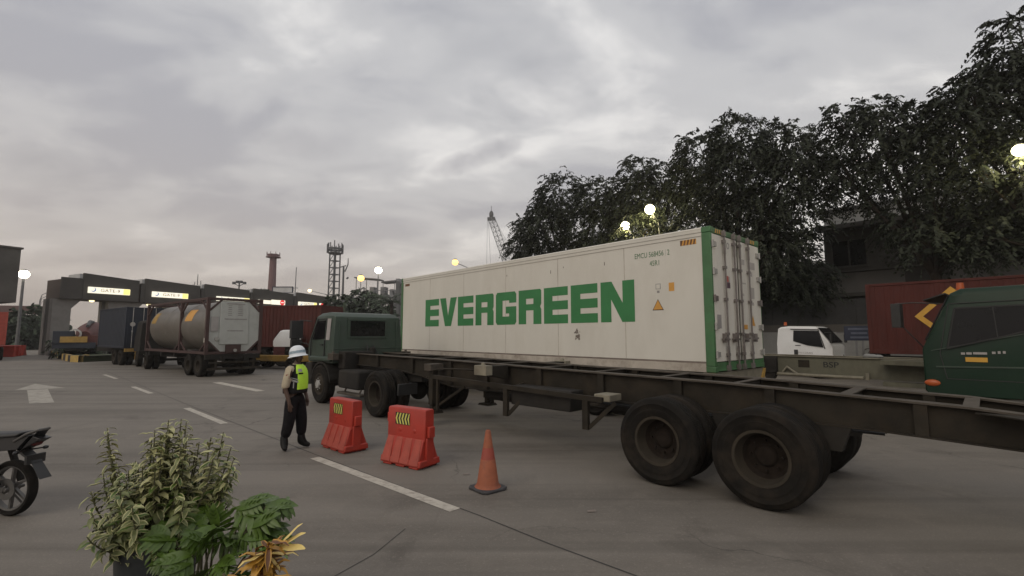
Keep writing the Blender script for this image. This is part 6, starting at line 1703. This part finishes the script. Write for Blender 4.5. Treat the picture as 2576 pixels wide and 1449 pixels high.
# ------------------------------------------------------------------ potted plants
def leaf_geo(b, p, d, nrm, L, wd, curl=.5, fold=.25, segs=5, edge_mi=1, mid_mi=0, shape='oval', wav=0., rnd=random):
    """one leaf blade: strip of quads, a centre and a rim on both sides"""
    p, d, nrm = Vector(p), Vector(d).normalized(), Vector(nrm)
    s = d.cross(nrm).normalized(); nrm = s.cross(d).normalized()
    rows = []
    for i in range(segs + 1):
        t = i / segs
        w_ = {'oval': math.sin(math.pi * min(1, t * .94 + .05)) ** .8, 'lance': math.sin(math.pi * (t * .96 + .02)) ** .6 * (1 - .25 * t), 'spat': (math.sin(math.pi * min(1, .08 + t * .9)) ** .7) * (.6 + .5 * t)}[shape] * wd / 2
        a = curl * t
        c = p + d * (L * t * math.cos(a * .5)) - nrm * (L * t * math.sin(a * .5)) + nrm * wav * L * .06 * math.sin(t * 9)
        up = nrm * (fold * w_)
        rows.append([c - s * w_ + up, c - s * w_ * .62 + up * .55, c, c + s * w_ * .62 + up * .55, c + s * w_ + up])
    vs = [v for r_ in rows for v in r_]; o = len(b.v); b.v.extend([tuple(v) for v in vs])
    for i in range(segs):
        for k in range(4):
            b.f.append((o + i * 5 + k, o + i * 5 + k + 1, o + (i + 1) * 5 + k + 1, o + (i + 1) * 5 + k)); b.m.append(edge_mi if k in (0, 3) else mid_mi)
def make_pot(root, r0, r1, h, square=False):
    b = B(); b.lathe([(0, .0), (r0, .0), (r0 * 1.02, .02), (r1 * .96, h - .06), (r1, h - .06), (r1 * 1.03, h), (r1 * .94, h), (r1 * .92, h - .07)], n=36); b.build('pot', 'pot', root, angle=40)
    b = B(); b.lathe([(r1 * .93, h - .08), (r1 * .5, h - .06), (0, h - .05)], n=24); b.build('soil', 'soil', root)
rs = random.Random(11)
vp = thing('variegated_shrub', 'bushy cream and green variegated shrub in a dark pot at the bottom left', 'plant', (-2.09, 2.95, 0), 0)
make_pot(vp, .16, .215, .72)
bl_ = B(); bs = B()
top = .70
stems = []
for i in range(64):
    a = rs.uniform(0, 6.28); sp = rs.uniform(.04, .46); h = rs.uniform(.20, .50) * (1.12 - sp * .8)
    stems.append((a, sp, h))
for i in range(16):      # low outer stems over the rim
    a = rs.uniform(2.6, 6.4); stems.append((a, rs.uniform(.22, .34), rs.uniform(.04, .16)))
for (a, sp, h) in [(2.9, .54, .62), (2.95, .50, .58), (3.0, .36, .40), (1.2, .10, .68), (.9, .12, .66), (4.4, .08, .64), (2.0, .05, .68), (1.0, .02, .64), (5.4, .03, .62), (2.6, .08, .60), (0.1, .30, .58), (.25, .36, .60), (.1, .44, .52), (6.1, .40, .52), (-.05, .50, .46), (.0, .46, .42), (1.6, .04, .60), (5.9, .22, .62), (5.7, .24, .56), (3.3, .22, .40), (5.2, .16, .56), (3.9, .08, .58), (.5, .2, .54)]: stems.append((a, sp, h))
for (a, sp, h) in stems:
    sp *= .86
    d = Vector((math.cos(a), math.sin(a), 0)); p0 = d * min(.12, sp * .4) + Vector((0, 0, top - .05)); p2 = d * sp + Vector((0, 0, top + h)); p1 = p0.lerp(p2, .5) + d * sp * .22 + Vector((0, 0, .05 if h < .15 else 0))
    P_ = lambda t: p0 * (1 - t) ** 2 + p1 * 2 * t * (1 - t) + p2 * t * t
    bs.tube([P_(k / 5) for k in range(6)], [.006, .0055, .005, .0045, .004, .0025], 5)
    n_ = int(max(h, .22) / .0135) + 6
    for k in range(n_):
        t = .12 + .88 * k / n_; c = P_(t); tan = (P_(min(1, t + .02)) - P_(t - .02)).normalized(); az = k * 2.4 + rs.uniform(-.5, .5)
        q = tan.orthogonal().normalized(); q = q * math.cos(az) + tan.cross(q) * math.sin(az)
        L = rs.uniform(.055, .092) * (1.15 - .3 * t); ld = q + tan * rs.uniform(.0, .8)
        newer = t > .55 and h > .42
        leaf_geo(bl_, c, ld, tan, L, L * rs.uniform(.34, .48), rs.uniform(.4, 1.9), .4, 4, 1 if rs.random() < (.9 if newer else .6) else 0, 1 if (newer and rs.random() < .45) else (2 if rs.random() < .25 else 0), 'oval', rs.uniform(0, 1.2), rs)
bl_.build('leaves', ['leaf_var', 'leaf_cream', 'leaf_green'], vp, recalc=False, angle=180)
bs.build('stems', 'stem', vp, angle=60)

ph = thing('green_philodendron', 'glossy green plant with deeply lobed leaves right of the variegated shrub', 'plant', (-1.71, 2.78, -.05), 0)
make_pot(ph, .11, .15, .42)
bl_ = B(); bs = B()
def lobed(b, base, d, nrm, L):
    """a webbed blade with long finger lobes"""
    d, nrm = Vector(d).normalized(), Vector(nrm); s = d.cross(nrm).normalized(); nrm = s.cross(d).normalized()
    base = Vector(base)
    leaf_geo(b, base, d, nrm, L, L * .42, .6, .18, 6, 0, 0, 'oval', .2, rs)
    for k in range(6):
        t = .04 + .72 * k / 6
        c = base + d * L * t - nrm * L * t * math.sin(.3 * t)
        for sg in (1, -1):
            ll = L * (.74 - .38 * t) * rs.uniform(.85, 1.15); dd = s * sg + d * (-.15 + 1.25 * t) - nrm * .18 + Vector((rs.uniform(-.12, .12), rs.uniform(-.12, .12), rs.uniform(-.12, .12)))
            leaf_geo(b, c, dd, nrm, ll, ll * .30, .8, .2, 5, 0, 0, 'lance', .6, rs)
for (ex, ey, ez, L) in ((.10, -.05, .90, .20), (.26, .0, .95, .22), (-.04, .02, .90, .20), (-.14, -.1, .84, .19), (.36, -.08, .90, .21), (.18, .12, .96, .21), (.04, -.2, .80, .19), (-.08, .14, .92, .2), (.32, .16, .95, .21), (.24, -.22, .78, .19), (.40, .04, .98, .20),
                        (.48, -.30, .62, .19), (.52, -.22, .68, .19), (.10, -.28, .68, .19), (-.20, -.02, .78, .18), (.20, -.06, .84, .21), (-.04, -.12, .76, .19), (.14, .2, .90, .21), (.06, -.3, .56, .17), (.42, .02, .84, .20), (.30, .06, .88, .21), (.0, .0, .82, .2), (.46, -.1, .80, .2), (.14, -.14, .88, .2), (.34, -.2, .70, .18)):
    p0 = Vector((rs.uniform(-.04, .04), rs.uniform(-.04, .04), .38)); p2 = Vector((ex * .78, ey * .78, ez)); p1 = p0.lerp(p2, .5) + Vector((0, 0, .10))
    Q = lambda t: p0 * (1 - t) ** 2 + p1 * 2 * t * (1 - t) + p2 * t * t
    bs.tube([Q(k / 5) for k in range(6)], [.009, .008, .007, .006, .005, .004], 6)
    o_ = Vector((ex - .12, ey, 0)); o_ = o_.normalized() if o_.length > .05 else Vector((1, 0, 0))
    for q_ in range(2): lobed(bl_, p2 + Vector((rs.uniform(-.05, .05), rs.uniform(-.05, .05), rs.uniform(-.06, .02))) * q_, o_ * .8 + Vector((rs.uniform(-.5, .5), rs.uniform(-.5, .5), rs.uniform(-.05, .7))), Vector((0, -.35, 1)) + o_ * .2 + Vector((rs.uniform(-.5, .5), rs.uniform(-.6, .3), 0)), L * (.88 - .12 * q_))
bl_.build('leaves', 'leaf_green', ph, recalc=False, angle=180)
bs.build('stems', 'stem', ph, angle=60)

cr = thing('yellow_croton', 'croton with yellow and brown twisted leaves at the bottom edge', 'plant', (-1.14, 2.32, .09), 0)
make_pot(cr, .12, .17, .42)
bl_ = B(); bs = B()
bs.tube([(0, 0, .38), (.02, .01, .6), (.0, 0, .80)], [.012, .011, .008], 6); bs.tube([(0, 0, .45), (-.10, -.04, .62), (-.16, -.06, .74)], [.010, .009, .006], 6); bs.tube([(0, 0, .45), (.06, -.08, .60), (.08, -.12, .70)], [.010, .009, .006], 6)
for (cx_, cy_, cz_, n_) in ((0, 0, .58, 14), (.0, 0, .64, 16), (0, 0, .70, 18), (0, 0, .76, 16), (.01, 0, .81, 12), (-.14, -.05, .60, 12), (-.16, -.06, .68, 14), (.07, -.10, .62, 14), (.08, -.12, .70, 14)):
    for k in range(n_):
        a = k * 2.4 + rs.uniform(-.3, .3); el = rs.uniform(-.5, .9)
        d = Vector((math.cos(a) * math.cos(el), math.sin(a) * math.cos(el), math.sin(el))); L = rs.uniform(.08, .135)
        pale = rs.random()
        leaf_geo(bl_, Vector((cx_, cy_, cz_ + rs.uniform(-.03, .03))), d, Vector((0, 0, 1)), L, L * rs.uniform(.30, .46), rs.uniform(.6, 1.9), .45, 6, 0 if pale < .8 else 1, 0 if pale < .40 else (1 if pale < .88 else 2), 'lance', 1.2, rs)
for k in range(3):
    leaf_geo(bl_, (.05, .01, .82), (.55 + .05 * k, .1 - .15 * k, .75 - .3 * k), (-.5, -.2, .8), .145, .05, .3, .2, 6, 2, 2, 'spat', .3, rs)
bl_.build('leaves', ['leaf_yellow', 'leaf_brown', 'leaf_pale'], cr, recalc=False, angle=180)
bs.build('stems', 'stem', cr, angle=60)
lp = thing('lime_seedling', 'low lime green leaves in front of the dark pot', 'plant', (-1.62, 2.08, 0), 0)
make_pot(lp, .10, .14, .42)
bl_ = B()
for k in range(9):
    a = k * 2.4; d = Vector((math.cos(a), math.sin(a), rs.uniform(.2, .9)))
    leaf_geo(bl_, Vector((d.x * .05, d.y * .05, .50 + rs.uniform(0, .07))), d, (0, 0, 1), rs.uniform(.10, .15), .06, .8, .25, 5, 0, 0, 'oval', .4, rs)
bl_.build('leaves', 'leaf_lime', lp, recalc=False, angle=180)
# small scraps on the road
for (x, y, s, lab) in ((-.62, 6.72, .05, 'small dark scrap lying left of the orange cone'), (.86, 5.35, .05, 'small dark scrap on the road right of the orange cone')):
    b = B(); b.add([(-s, -s * .4, 0), (s, -s * .2, 0), (s * .8, s * .4, .012), (-s * .9, s * .3, .006)], [(0, 1, 2, 3)])
    o = b.build('litter_scrap', 'grime_and_shade', recalc=False, loc=(x, y, .008)); tag(o, lab, 'litter')

# ------------------------------------------------------------------ thin evening haze over the yard
hm_ = bpy.data.materials.new('haze_air'); hm_.use_nodes = True
hn = hm_.node_tree.nodes; hn.clear()
ho = hn.new('ShaderNodeOutputMaterial'); hv = hn.new('ShaderNodeVolumePrincipled')
hv.inputs['Color'].default_value = (.93, .91, .89, 1); hv.inputs['Density'].default_value = .0007; hv.inputs['Anisotropy'].default_value = .3
hm_.node_tree.links.new(hv.outputs[0], ho.inputs['Volume'])
M['haze_air'] = hm_
b = B(); b.box(-950, 950, -80, 1850, -1.1, 60)
hz_o = b.build('haze', 'haze_air'); hz_o['kind'] = 'stuff'
